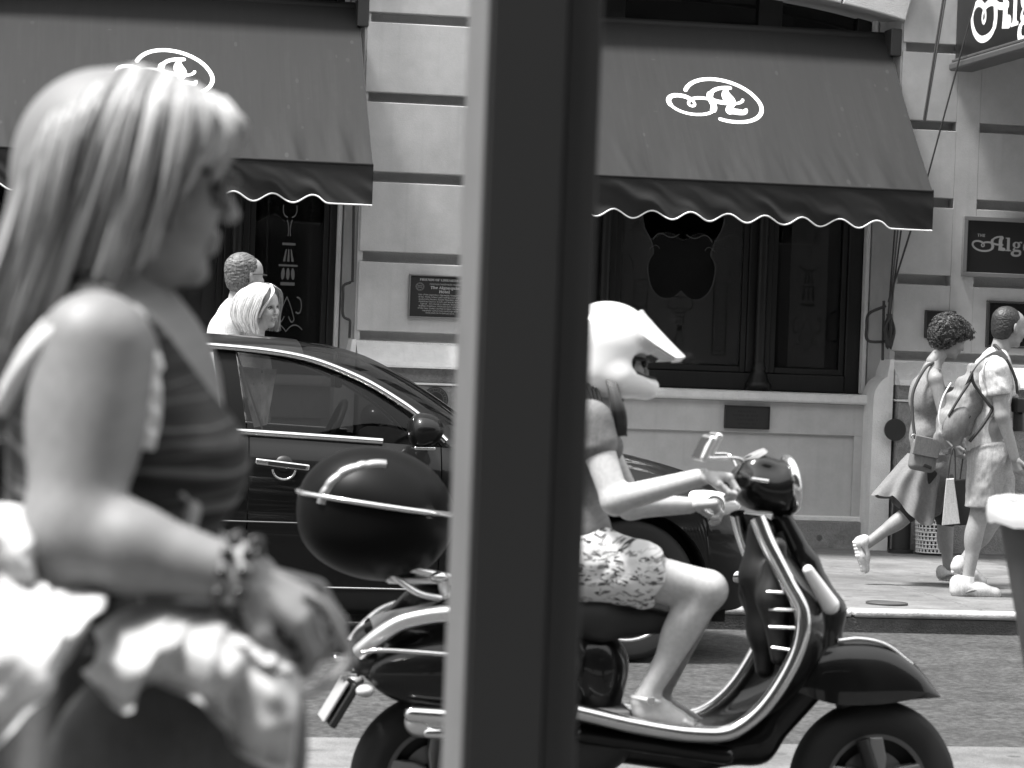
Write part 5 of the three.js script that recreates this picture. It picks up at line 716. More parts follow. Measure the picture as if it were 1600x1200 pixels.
  // bracelet: two rows of dark beads on a pale band
  { const ax = V(J.wn[0] - J.en[0], J.wn[1] - J.en[1], J.wn[2] - J.en[2]).normalize(), n1 = V(0, 1, 0).addScaledVector(ax, -ax.y).normalize(), n2 = ax.clone().cross(n1), br2 = part(p, 'bracelet', new THREE.CylinderGeometry(0.0385, 0.0385, 0.034, 28, 1, true).applyQuaternion(new THREE.Quaternion().setFromUnitVectors(V(0, 1, 0), ax)).translate(...J.wn), M(0.30, 0.5));
    for (const row of [-0.011, 0.011]) for (let i = 0; i < 11; i++) { const a = i / 11 * Math.PI * 2 + row * 20, c = v3(J.wn).addScaledVector(ax, row).addScaledVector(n1, 0.042 * Math.cos(a)).addScaledVector(n2, 0.042 * Math.sin(a)); part(br2, 'bead', ball(c.toArray(), 0.0082, 0.0082, 0.0082, 10, 8), M(0.015, 0.25)); } }
  // sunglasses
  { const L = (x, y, z) => V(x, y, z).applyMatrix4(hm).toArray(), sg = part(p, 'sunglasses', tube([L(0.10, 0.018, -0.055), L(0.116, 0.016, -0.03), L(0.119, 0.012, 0), L(0.116, 0.016, 0.03), L(0.10, 0.018, 0.058)], 0.004, 30, 8), M(0.01, 0.3));
    for (const s of [1, -1]) { part(sg, 'lens', grid(14, 12, (u, v) => { const a = (u - 0.5) * 1.5, y = (v - 0.5) * 2; return L(0.094 + 0.018 * Math.cos(a) - 0.003 * y * y, 0.003 + y * 0.024 * Math.sqrt(Math.max(0.15, 1 - (a * 0.9) ** 4)), s * (0.034 + Math.sin(a) * 0.034)); }), MP(0.008, 0.08)); part(sg, 'temple_arm', tube([L(0.098, 0.016, s * 0.062), L(0.05, 0.018, s * 0.079), L(-0.01, 0.012, s * 0.084)], 0.0045, 20, 6), M(0.01, 0.3)); } }
  // long blonde hair: a soft mass under many strands
  { const hb = new Blob(); hb.at(hm).ell([-0.025, 0.040, 0], [0.106, 0.086, 0.088], 0.03).ell([0.03, 0.060, 0.0], [0.068, 0.055, 0.074], 0.03).at(new THREE.Matrix4()); hb.ell([0.070, 1.756, -3.460], [0.07, 0.12, 0.085], 0.05).chain([[0.047, 1.755, -3.470], [0.024, 1.663, -3.480], [-0.010, 1.578, -3.470], [-0.041, 1.493, -3.460]], [0.066, 0.060, 0.05, 0.03], 0.06);
    const hairBase = blobMesh(hb, 0.008); part(p, 'hair_mass', hairBase, M(0.16, 0.6));
    const r = rng(77), list = [], pt = (x, y, z) => { const k = 1 / 1290; return [J.hed[0] + (x - 207) * k - (y - 284) * k * 0.037, J.hed[1] - (y - 284) * k - (x - 207) * k * 0.037, J.hed[2] + z]; };
    const part0 = [[322, 150], [290, 126], [250, 110], [205, 103], [150, 115], [100, 155], [62, 220]], ends = [[322, 268], [262, 345], [175, 480], [95, 500], [40, 540], [0, 560], [-30, 560]], mids = [[356, 205], [300, 235], [212, 262], [150, 285], [90, 320], [50, 350], [30, 390]];
    const pick = (arr, t) => { const q = t * (arr.length - 1), i = Math.min(arr.length - 2, Math.floor(q)), f = q - i; return [lerp(arr[i][0], arr[i + 1][0], f), lerp(arr[i][1], arr[i + 1][1], f)]; };
    for (let i = 0; i < 1150; i++) {
      const t = Math.pow(r(), 0.85), side = r() < 0.78 ? 1 : -1, a = pick(part0, t), m = pick(mids, t), e = pick(ends, t), layer = r(), j = () => (r() - 0.5);
      const ln = t < 0.3 ? lerp(0.55, 1.0, r()) : lerp(0.75, 1.1, r()); const clump = Math.floor(t * 26), cj = (hash3(clump, 3, side + 2) - 0.5), ck = (hash3(clump, 9, side + 5) - 0.5);
      const zA = side * 0.012, zM = side * (0.096 + layer * 0.016 - 0.02 * Math.abs(t - 0.4)), zE = side * lerp(0.085, 0.045, t) + layer * 0.01;
      const p1 = [lerp(a[0], m[0], 0.45) + j() * 10, lerp(a[1], m[1], 0.38) - 9 + j() * 8];
      list.push(tinted(strand([pt(a[0] + j() * 8, a[1] + j() * 6 + 4, zA), pt(p1[0] + cj * 8, p1[1], side * (0.075 + layer * 0.014)), pt(m[0] + cj * 26 + j() * 8, m[1] + ck * 12, zM + cj * 0.012), pt(lerp(m[0], e[0], 0.6 * ln) + cj * 34 + j() * 10, lerp(m[1], e[1], 0.6 * ln) + ck * 18, lerp(zM, zE, 0.5) + ck * 0.018), pt(lerp(m[0], e[0], ln) + cj * 44 + j() * 16, lerp(m[1], e[1], ln) + ck * 22, zE + ck * 0.02)], 0.0018 + r() * 0.0022, 14), clamp(0.21 + 0.36 * (hash3(clump, 1, 7) - 0.35) + 0.16 * j(), 0.06, 0.48)));
    }
    for (let i = 0; i < 420; i++) { const q = r(), d = r(), j = () => (r() - 0.5) * 12; list.push(tinted(strand([pt(255 - q * 90 + j(), 262 + j(), 0.090), pt(238 - q * 90 + j(), 330 + j(), 0.088 - 0.03 * d), pt(205 - q * 90 + j(), 400 + j(), 0.078 - 0.04 * d), pt(175 - q * 130 + j(), 480 + j() * 2, 0.08 - 0.05 * d)], 0.0022, 10), 0.10 + 0.22 * r())); }
    strandPart(p, 'hair', list); }
}
// ---- what she carries
{
  const t = thing('tote_bag', 'dark grey soft tote bag held under the foreground woman forearm', 'bag', [0.193, 1.074, -3.200]);
  const b = new Blob(); b.ell([0.195, 1.121, -3.270], [0.125, 0.12, 0.06], 0.05).ell([0.146, 1.099, -3.270], [0.11, 0.11, 0.06], 0.05).ell([0.246, 1.129, -3.270], [0.07, 0.10, 0.05], 0.05);
  part(t, 'pouch', netMesh((x, y, z) => b.f(x, y, z) + 0.008 * fbm(x * 14, y * 10, z * 12), b.bounds(0.03), 0.008, 1.5), M(0.09, 0.8, { map: fabricMap }));
  part(t, 'handle', tube([[0.308, 1.306, -3.180], [0.329, 1.296, -3.180], [0.348, 1.268, -3.180], [0.360, 1.236, -3.180], [0.328, 1.205, -3.170], [0.277, 1.196, -3.150]], 0.006, 40, 8), M(0.2, 0.6));
  const s = thing('shawl', 'pale folded shawl draped over the tote bag below her forearm', 'shawl', [0.186, 1.131, -3.100]);
  // draped cloth: two faces a few millimetres apart, folded along u
  const drape = (top, hem, zz, nu, amp, seed) => { const tc = (pts, i, u) => { const q = u * (pts.length - 1), k = Math.min(pts.length - 2, Math.floor(q)), f = q - k, g = (n) => pts[clamp(n, 0, pts.length - 1)][i]; const p0 = g(k - 1), p1 = g(k), p2 = g(k + 1), p3 = g(k + 2); return 0.5 * (2 * p1 + (p2 - p0) * f + (2 * p0 - 5 * p1 + 4 * p2 - p3) * f * f + (3 * p1 - p0 - 3 * p2 + p3) * f * f * f); };
    const f = (u, v, off) => { const w = u + 0.05 * noise3(v * 2.2, u * 3, seed), a = [0, 1, 2].map((i) => lerp(tc(top, i, u), tc(hem, i, u), v)); const fd = amp * (0.35 + 0.65 * v) * (Math.sin(w * 6.283 * nu + 1.5 * v + seed) + 0.45 * Math.sin(w * 6.283 * nu * 2.3 + 2.2 * v * seed)) + amp * 0.9 * noise3(u * 7 + v * 3, v * 4 - u * 2, seed + 4); const belly = zz * Math.sin(Math.PI * Math.min(1, v * 1.1)) ** 0.8, edge = -0.05 * (Math.abs(u * 2 - 1) ** 6); return [a[0] + 0.35 * fd, a[1] + 0.008 * noise3(u * 9, v * 3, seed + 1) * v, a[2] + fd + belly + edge + off]; };
    return [grid(90, 50, (u, v) => f(u, v, 0)), grid(90, 50, (u, v) => f(u, v, -0.005))]; };
  part(s, 'cloth', drape([[0.082, 1.253, -3.240], [0.124, 1.283, -3.230], [0.180, 1.293, -3.230], [0.229, 1.288, -3.220], [0.272, 1.264, -3.200], [0.308, 1.233, -3.200]], [[0.076, 1.204, -3.170], [0.107, 1.181, -3.160], [0.151, 1.208, -3.160], [0.201, 1.173, -3.150], [0.258, 1.127, -3.140], [0.304, 1.120, -3.140]], 0.055, 3.2, 0.015, 1.7), M(0.52, 0.7, { map: fabricMap }));
  part(s, 'cloth_fold', drape([[0.207, 1.281, -3.200], [0.242, 1.265, -3.190], [0.274, 1.249, -3.180], [0.303, 1.235, -3.180]], [[0.220, 1.250, -3.160], [0.250, 1.235, -3.140], [0.274, 1.223, -3.130], [0.298, 1.218, -3.140]], 0.03, 1.4, 0.010, 3.1), M(0.6, 0.7, { map: fabricMap }));
  const w = thing('white_cardigan', 'white cardigan tied at the foreground woman waist in the lower left corner', 'cardigan', [0.023, 1.122, -3.150]);
  part(w, 'cloth', drape([[0.090, 1.307, -3.200], [0.045, 1.303, -3.190], [0.010, 1.315, -3.200], [-0.046, 1.331, -3.200]], [[0.080, 1.265, -3.150], [0.040, 1.215, -3.130], [-0.005, 1.154, -3.120], [-0.064, 1.098, -3.120]], 0.045, 1.6, 0.015, 2.3), M(0.74, 0.8, { map: fabricMap }));
  part(w, 'sleeve', drape([[0.022, 1.385, -3.270], [-0.007, 1.393, -3.250], [-0.042, 1.396, -3.240], [-0.070, 1.395, -3.240]], [[0.017, 1.319, -3.200], [-0.010, 1.295, -3.190], [-0.038, 1.290, -3.190], [-0.065, 1.290, -3.190]], 0.04, 1.5, 0.012, 5.2), M(0.74, 0.8, { map: fabricMap }));
}
// ---- couple behind the car
{
  const z = -17.55, p = thing('person', 'grey haired man in a white shirt walking behind the black car', 'person', [1.15, 0.13, z]);
  const H = [1.268, 2.000, -17.550], b = new Blob(), N = up(H, -0.055, -0.20, 0), C = up(N, -0.03, -0.22, 0);
  b.ell(C, [0.13, 0.21, 0.19], 0.06).ell(up(C, 0, -0.32, 0), [0.125, 0.18, 0.17], 0.06).cap(up(N, 0, -0.02, 0), up(H, -0.02, -0.06, 0), 0.062, 0.06, 0.03);
  for (const s of [1, -1]) b.cap(up(N, -0.01, -0.05, 0), up(N, -0.03, -0.10, s * 0.2), 0.05, 0.055, 0.05).chain([up(N, -0.03, -0.10, s * 0.2), up(N, -0.08, -0.42, s * 0.24), up(N, 0.05, -0.66, s * 0.22)], [0.055, 0.042, 0.03], 0.02).chain([up(C, 0, -0.42, s * 0.09), up(C, 0.05 * s, -0.80, s * 0.09), [C[0] + 0.12 * s, 0.22, z + s * 0.09]], [0.09, 0.062, 0.042], 0.03).cap([C[0] + 0.12 * s, 0.20, z + s * 0.09], [C[0] + 0.12 * s + 0.16, 0.16, z + s * 0.09], 0.04, 0.03, 0.02);
  const hm = frame(H, 28, 0, 0, 1.08); addHead(b, hm);
  part(p, 'body', [blobMesh(b, 0.010), handMesh(up(N, 0.05, -0.66, 0.22), [0.3, -1, 0], [0.5, 0, -1], [20, 25, 15], 1, 1), handMesh(up(N, 0.05, -0.66, -0.22), [0.3, -1, 0], [0.5, 0, 1], [20, 25, 15], 1, -1)], skin(0.34));
  const T = new Blob(); T.ell(C, [0.13, 0.215, 0.19], 0.06).ell(up(C, 0, -0.32, 0), [0.125, 0.18, 0.17], 0.06).cap(up(N, 0, -0.06, 0), up(N, 0.0, -0.005, 0), 0.075, 0.068, 0.04); for (const s of [1, -1]) T.cap(up(N, -0.01, -0.05, 0), up(N, -0.03, -0.10, s * 0.2), 0.052, 0.06, 0.05).cap(up(N, -0.03, -0.10, s * 0.2), up(N, -0.055, -0.30, s * 0.22), 0.06, 0.06, 0.03);
  part(p, 'shirt', netMesh((x, y, zz) => T.f(x, y, zz) - 0.014 + 0.010 * fbm(x * 8 + y * 3, y * 5, zz * 8), T.bounds(0.05), 0.010, 1.6), M(0.85, 0.85, { map: fabricMap }));
  const TR = new Blob(); for (const s of [1, -1]) TR.chain([up(C, 0, -0.40, s * 0.09), up(C, 0.05 * s, -0.80, s * 0.09), [C[0] + 0.12 * s, 0.24, z + s * 0.09]], [0.115, 0.085, 0.07], 0.04); TR.ell(up(C, 0, -0.38, 0), [0.135, 0.14, 0.175], 0.05);
  part(p, 'trousers', blobMesh(TR, 0.016), M(0.05, 0.85));
  const hb = new Blob().at(hm); hb.ell([-0.024, 0.044, 0], [0.103, 0.092, 0.084], 0.02).ell([-0.05, -0.02, 0], [0.066, 0.075, 0.076], 0.03).ell([0.095, -0.04, 0], [0.10, 0.10, 0.12], 0.01, null, true).ell([0.05, -0.06, 0], [0.075, 0.085, 0.12], 0.01, null, true).at(new THREE.Matrix4());
  const hr = rng(3), grayHair = grayTex(256, (u, v) => 0.5 + 0.5 * (nC(u * 2, v * 0.3) - 0.3) + 0.2 * (nB(u, v) - 0.5), 4);
  part(p, 'hair', netMesh((x, y, zz) => hb.f(x, y, zz) + 0.003 * noise3(x * 60, y * 160, zz * 60), hb.bounds(0.02), 0.0055, 1.5), M(0.30, 0.6, { map: grayHair }));
  part(p, 'glasses', tube([[0.0, 0.012, 0.086], [0.06, 0.016, 0.08], [0.112, 0.012, 0.05], [0.12, 0.012, 0.0]].map((q) => v3(q).applyMatrix4(hm).toArray()), 0.003, 20, 6), M(0.05, 0.3));
}
{
  const z = -17.25, p = thing('person', 'blonde woman in a white top looking back over the car roof', 'person', [1.25, 0.13, z]);
  const H = [1.349, 1.813, -17.250], b = new Blob(), N = up(H, -0.03, -0.19, -0.01), C = up(N, -0.02, -0.20, 0);
  b.ell(C, [0.115, 0.18, 0.165], 0.06).ell(up(C, 0, -0.28, 0), [0.12, 0.17, 0.15], 0.06).cap(up(N, 0, -0.02, 0), up(H, -0.01, -0.06, 0), 0.05, 0.048, 0.03);
  for (const s of [1, -1]) b.cap(up(N, 0, -0.04, 0), up(N, -0.02, -0.09, s * 0.17), 0.042, 0.046, 0.05).chain([up(N, -0.02, -0.09, s * 0.17), up(N, -0.07, -0.36, s * 0.21), up(N, 0.06, -0.56, s * 0.19)], [0.046, 0.038, 0.027], 0.02).chain([up(C, 0, -0.36, s * 0.085), up(C, 0.05 * s, -0.72, s * 0.08), [C[0] + 0.10 * s, 0.22, z + s * 0.08]], [0.085, 0.056, 0.036], 0.03).cap([C[0] + 0.10 * s, 0.19, z + s * 0.08], [C[0] + 0.10 * s + 0.15, 0.155, z + s * 0.08], 0.035, 0.025, 0.02);
  const hm = frame(H, -42, -4, 6, 1.02), hd = new Blob(); addHead(hd, hm); hd.cap(up(N, 0, 0.03, 0), up(H, -0.01, -0.06, 0), 0.05, 0.048, 0.03);
  const body = part(p, 'body', [blobMesh(b, 0.011), blobMesh(hd, 0.0048), handMesh(up(N, 0.06, -0.56, 0.19), [0.4, -1, 0], [0.5, 0, -1], [20, 25, 15], 0.9, 1), handMesh(up(N, 0.06, -0.56, -0.19), [0.4, -1, 0], [0.5, 0, 1], [20, 25, 15], 0.9, -1)], skin(0.42));
  eyes(p, hm); { const L = (x, y, zz) => V(x, y, zz).applyMatrix4(hm).toArray(); for (const s of [1, -1]) { part(p, 'eyebrow', tube([L(0.099, 0.026, s * 0.014), L(0.095, 0.031, s * 0.032), L(0.081, 0.026, s * 0.05)], 0.0028, 12, 5), M(0.06, 0.8)); part(p, 'eyelash', tube([L(0.094, 0.008, s * 0.017), L(0.0955, 0.0135, s * 0.031), L(0.086, 0.008, s * 0.047)], 0.003, 12, 5), M(0.03, 0.8)); } part(p, 'lips', [tube([L(0.099, -0.0585, -0.022), L(0.1045, -0.056, 0), L(0.099, -0.0585, 0.022)], 0.0042, 14, 6), tube([L(0.0985, -0.063, -0.018), L(0.103, -0.066, 0), L(0.0985, -0.063, 0.018)], 0.0046, 14, 6)], M(0.16, 0.5)); }
  const T = new Blob(); T.ell(C, [0.115, 0.185, 0.165], 0.06).ell(up(C, 0, -0.28, 0), [0.12, 0.17, 0.15], 0.06); for (const s of [1, -1]) T.cap(up(N, -0.02, -0.07, s * 0.07), up(N, -0.02, -0.09, s * 0.17), 0.045, 0.052, 0.05).cap(up(N, -0.02, -0.09, s * 0.17), up(N, -0.035, -0.2, s * 0.19), 0.052, 0.052, 0.03);
  part(p, 'blouse', netMesh((x, y, zz) => T.f(x, y, zz) - 0.012 + 0.008 * fbm(x * 8, y * 6, zz * 8), T.bounds(0.05), 0.010, 1.6), M(0.85, 0.85, { map: fabricMap }));
  const TR = new Blob(); for (const s of [1, -1]) TR.chain([up(C, 0, -0.36, s * 0.085), up(C, 0.05 * s, -0.72, s * 0.08), [C[0] + 0.10 * s, 0.24, z + s * 0.08]], [0.105, 0.075, 0.06], 0.04); TR.ell(up(C, 0, -0.34, 0), [0.125, 0.12, 0.155], 0.05); part(p, 'trousers', blobMesh(TR, 0.016), M(0.08, 0.85));
  // bob haircut
  const hb = new Blob().at(hm); hb.ell([-0.02, 0.045, 0], [0.110, 0.100, 0.094], 0.03).ell([-0.035, -0.055, 0.0], [0.092, 0.105, 0.098], 0.04).ell([0.105, -0.055, 0.0], [0.085, 0.125, 0.068], 0.012, null, true).ell([0.10, 0.03, 0.012], [0.06, 0.045, 0.055], 0.01, null, true).at(new THREE.Matrix4()); part(p, 'hair_mass', blobMesh(hb, 0.006), M(0.36, 0.5));
  const r = rng(19), list = [], L = (x, y, zz) => V(x, y, zz).applyMatrix4(hm).toArray();
  for (let i = 0; i < 520; i++) { const t = r(), s = r() < 0.5 ? 1 : -1, j = () => (r() - 0.5) * 0.014, f = lerp(0.085, -0.12, t), lay = 1 + r() * 0.06; list.push(tinted(strand([L(lerp(0.055, -0.05, t) + j(), 0.142 - 0.02 * Math.abs(t - 0.4) + j() * 0.3, -0.02 + s * 0.012), L(lerp(0.088, -0.09, t) + j(), 0.10, s * 0.068 * lay), L(lerp(0.078, -0.135, t) + j(), 0.03, s * 0.098 * lay), L(lerp(0.055, -0.135, t) + j(), -0.06, s * 0.107 * lay), L(lerp(0.055, -0.10, t) + j() + 0.012, -0.135 + j() * 2, s * (0.092 + 0.01 * r()))], 0.0028, 12), clamp(0.5 + (r() - 0.5) * 0.5, 0.2, 0.8))); }
  for (let i = 0; i < 90; i++) { const j = () => (r() - 0.5) * 0.016; list.push(tinted(strand([L(0.05 + j(), 0.142, -0.02), L(0.095 + j(), 0.105, 0.015 + j()), L(0.103 + j() * 0.5, 0.06, 0.05 + j()), L(0.083 + j() * 0.5, 0.01, 0.082 + j()), L(0.06 + j(), -0.05, 0.098)], 0.0025, 10), 0.45 + 0.3 * r())); }
  strandPart(p, 'hair', list);
}
// ---- trainers for the walkers
function trainer(parent, name, heel, toe, upv, side, v = 0.62) { // heel and toe on the sole line, upv points out of the shoe
  const H = v3(heel), D = v3(toe).sub(H), l = D.length(), X = D.clone().normalize(), Y = v3(upv).addScaledVector(X, -v3(upv).dot(X)).normalize(), Zv = X.clone().cross(Y), m = new THREE.Matrix4().makeBasis(X, Y, Zv).setPosition(H), k = l / 0.28;
  const b = new Blob().at(m.clone().scale(V(k, k, k))); b.cap([0.035, 0.05, 0], [0.03, 0.088, 0], 0.044, 0.042, 0.03).cap([0.05, 0.06, 0], [0.15, 0.05, 0], 0.048, 0.042, 0.03).cap([0.14, 0.044, 0], [0.235, 0.034, 0], 0.045, 0.035, 0.03);
  const s = new Blob().at(m.clone().scale(V(k, k, k))); s.cap([0.03, 0.018, 0.006], [0.12, 0.016, 0.006], 0.020, 0.018, 0.02).cap([0.03, 0.018, -0.01], [0.12, 0.016, -0.008], 0.020, 0.018, 0.02).cap([0.12, 0.016, 0.015], [0.25, 0.02, 0.01], 0.018, 0.015, 0.02).cap([0.12, 0.016, -0.02], [0.245, 0.02, -0.012], 0.018, 0.015, 0.02);
  const sh = part(parent, name, blobMesh(b, 0.006), M(v, 0.8, { map: fabricMap })); part(sh, 'sole', netMesh((x, y, z) => s.f(x, y, z) + 0.002 * Math.sin(v3([x, y, z]).sub(H).dot(X) * 260), s.bounds(0.01), 0.006), M(0.72, 0.7)); 
  for (let i = 0; i < 4; i++) { const q = (x, y, z) => V(x * k, y * k, z * k).applyMatrix4(m).toArray(); part(sh, 'lace', tube([q(0.085 + i * 0.026, 0.096 - i * 0.008, -0.030), q(0.09 + i * 0.026, 0.108 - i * 0.010, 0), q(0.085 + i * 0.026, 0.096 - i * 0.008, 0.030)], 0.0045, 10, 5), M(0.8, 0.8)); }
  for (const zz of [0.046, -0.046]) { const q = (x, y, z) => V(x * k, y * k, z * k).applyMatrix4(m).toArray(); part(sh, 'side_stripe', tube([q(0.06, 0.04, zz), q(0.10, 0.052, zz * 0.98), q(0.15, 0.05, zz * 0.9)], 0.008, 12, 5), M(0.2, 0.6)); part(sh, 'side_stripe', tube([q(0.14, 0.03, zz * 0.98), q(0.17, 0.045, zz * 0.9), q(0.19, 0.05, zz * 0.7)], 0.006, 12, 5), M(0.3, 0.6)); part(sh, 'heel_tab', tube([q(0.0, 0.05, zz * 0.5), q(-0.008, 0.075, 0), q(0.0, 0.05, -zz * 0.5)], 0.006, 12, 5), M(0.25, 0.6)); }
  return sh;
}
// ---- curly haired woman walking
{
  const z = -18.75, p = thing('person', 'curly dark haired woman in a grey sleeveless dress walking past the wall', 'person', [6.176, 0.171, -18.750]);
  const H = [6.130, 1.798, -18.750], b = new Blob(), N = [6.016, 1.612, -18.750], C = [5.979, 1.394, -18.750], W = [5.985, 1.143, -18.750], PL = [6.011, 0.927, -18.750];
  const J = { sn: [5.980, 1.526, -18.560], en: [6.040, 1.259, -18.520], wn: [6.118, 1.090, -18.520], sf: [6.096, 1.534, -18.920], ef: [6.201, 1.274, -18.960], wf: [6.319, 1.103, -18.950], hn: [5.975, 0.886, -18.660], hf: [6.064, 0.889, -18.840], kn: [5.895, 0.647, -18.660], an: [5.572, 0.391, -18.680], kf: [6.181, 0.557, -18.840], af: [6.207, 0.248, -18.840] };
  b.ell(C, [0.105, 0.16, 0.155], 0.06).ell(W, [0.095, 0.15, 0.125], 0.06).ell(PL, [0.125, 0.13, 0.16], 0.06).cap(up(N, -0.005, -0.02, 0), up(H, -0.03, -0.05, 0), 0.046, 0.045, 0.03);
  for (const [s, e, w] of [['sn', 'en', 'wn'], ['sf', 'ef', 'wf']]) b.cap(up(N, -0.01, -0.03, 0), J[s], 0.042, 0.045, 0.05).chain([J[s], J[e], J[w]], [0.046, 0.037, 0.025], 0.02);
  b.cap(J.hn, J.kn, 0.09, 0.058, 0.05).cap(J.kn, J.an, 0.054, 0.034, 0.02).ell([lerp(J.kn[0], J.an[0], 0.32), lerp(J.kn[1], J.an[1], 0.32) - 0.008, J.kn[2]], [0.10, 0.05, 0.048], 0.03, [0, 0, 0.62]).cap(J.hf, J.kf, 0.09, 0.058, 0.05).cap(J.kf, J.af, 0.052, 0.034, 0.02).ell([J.kf[0] - 0.012, lerp(J.kf[1], J.af[1], 0.3), J.kf[2]], [0.046, 0.11, 0.046], 0.03);
  const hm = frame(H, 4, -22, 0, 0.98), hd = new Blob(); addHead(hd, hm); hd.cap(up(N, 0, 0.03, 0), up(H, -0.03, -0.05, 0), 0.045, 0.045, 0.03);
  part(p, 'body', [blobMesh(b, 0.010), blobMesh(hd, 0.0048), handMesh(J.wn, [0.35, -1, 0.0], [0.8, 0.2, -0.5], [50, 55, 40], 0.92, 1), handMesh(J.wf, [0.35, -1, 0.0], [0.8, 0.2, 0.5], [40, 45, 30], 0.92, -1)], skin(0.25));
  const knit = grayTex(256, (u, v) => 0.8 + 0.18 * Math.sin(v * 2 * Math.PI * 32) * Math.sin(u * 2 * Math.PI * 32) + 0.1 * (nB(u, v) - 0.5), 4);
  const T = new Blob(); T.ell(C, [0.105, 0.165, 0.150], 0.06).ell(W, [0.098, 0.15, 0.13], 0.06).ell(PL, [0.13, 0.14, 0.17], 0.06).cap(up(N, -0.02, -0.04, -0.07), up(N, -0.02, -0.04, 0.07), 0.03, 0.03, 0.05);
  const arm = new Blob(); arm.cap(J.sn, J.en, 0.052, 0.045); arm.cap(J.sf, J.ef, 0.052, 0.045);
  part(p, 'dress', netMesh((x, y, zz) => smax(T.f(x, y, zz) - 0.009 + 0.006 * fbm(x * 9, y * 12, zz * 9), -arm.f(x, y, zz), 0.01), T.bounds(0.05), 0.008, 1.6), M(0.32, 0.9, { map: knit }));
  // skirt blown backwards by the stride
  part(p, 'skirt', (() => { const o = [[5.965, 0.960, -18.750], [6.046, 0.962, -18.750]], n = 72, ring = (u, v) => { const a = u * Math.PI * 2, back = sstep(0.1, -0.9, Math.cos(a)), cx = lerp(PL[0], [5.878, 0.663, -18.750][0], v), rx = lerp(0.135, 0.225, v), rz = lerp(0.172, 0.20, v); const hem = lerp([6.114, 0.600, -18.750][1] + 0.05 * Math.sin(a * 3 + 0.6), [5.660, 0.735, -18.750][1], back) + 0.012 * Math.sin(a * 9); const y = lerp(PL[1] + 0.09, hem, v), pl = 0.022 * v * Math.sin(a * 11 + v * 2) + 0.02 * v * noise3(Math.cos(a) * 3, v * 2, Math.sin(a) * 3); return [cx + (rx + pl) * Math.cos(a), y, PL[2] + (rz + pl) * Math.sin(a)]; }; return grid(n * 2, 26, (u, v) => ring(u, v)); })(), M(0.27, 0.9, { map: knit }));
  part(p, 'leggings', (() => { const q = new Blob(); q.cap(J.hn, [lerp(J.kn[0], J.an[0], 0.12), lerp(J.kn[1], J.an[1], 0.12), J.kn[2]], 0.098, 0.064, 0.05).cap(J.hf, J.kf, 0.098, 0.064, 0.05); return blobMesh(q, 0.010); })(), M(0.02, 0.85));
  // curls: a bumpy mass with many little coils
  const hb = new Blob().at(hm); hb.ell([-0.03, 0.06, 0], [0.128, 0.108, 0.115], 0.03).ell([-0.06, 0.0, 0], [0.088, 0.085, 0.098], 0.03).ell([0.06, 0.085, 0], [0.075, 0.062, 0.09], 0.03).ell([0.115, -0.05, 0], [0.12, 0.105, 0.13], 0.01, null, true).at(new THREE.Matrix4());
  part(p, 'hair_mass', netMesh((x, y, zz) => hb.f(x, y, zz) + 0.008 * noise3(x * 45, y * 45, zz * 45), hb.bounds(0.03), 0.006, 1.6), M(0.018, 0.6));
  { const r = rng(91), list = []; let n = 0, tries = 0; while (n < 420 && tries++ < 9000) { const a = r() * 6.283, c = r() * 2 - 1, sn = Math.sqrt(1 - c * c); let R = 0.04; const d = [sn * Math.cos(a), c, sn * Math.sin(a)], o = V(-0.03, 0.05, 0).applyMatrix4(hm); const at = (q) => [o.x + d[0] * q, o.y + d[1] * q, o.z + d[2] * q]; if (hb.f(...at(R)) > 0) continue; while (hb.f(...at(R)) < -0.004 && R < 0.22) R += 0.004; if (R > 0.2) continue; const q = at(R), t1 = V(d[1], d[2], d[0]).cross(v3(d)).normalize(), t2 = v3(d).cross(t1), pts = [], rr = 0.008 + r() * 0.006; for (let k = 0; k <= 8; k++) { const th = k * 0.95 + a, w = k * 0.0028; pts.push([q[0] + t1.x * Math.cos(th) * rr + t2.x * Math.sin(th) * rr + d[0] * w, q[1] + t1.y * Math.cos(th) * rr + t2.y * Math.sin(th) * rr + d[1] * w - k * 0.001, q[2] + t1.z * Math.cos(th) * rr + t2.z * Math.sin(th) * rr + d[2] * w]); } list.push(tinted(strand(pts, 0.0032, 16, 4), 0.012 + r() * 0.05)); n++; } strandPart(p, 'hair', list); }
  part(p, 'necklace', tube([up(N, -0.045, 0.025, 0.0), up(N, -0.02, 0.0, 0.055), up(N, 0.04, -0.02, 0.05), up(N, 0.07, -0.05, 0)], 0.003, 20, 5), M(0.7, 0.3, { metalness: 1 }));
  trainer(p, 'shoe', [5.481, 0.428, -18.680], [5.558, 0.184, -18.680], [1, 0.25, 0], 1); trainer(p, 'shoe', [6.134, 0.159, -18.840], [6.352, 0.151, -18.840], [0, 1, 0], 1);
}
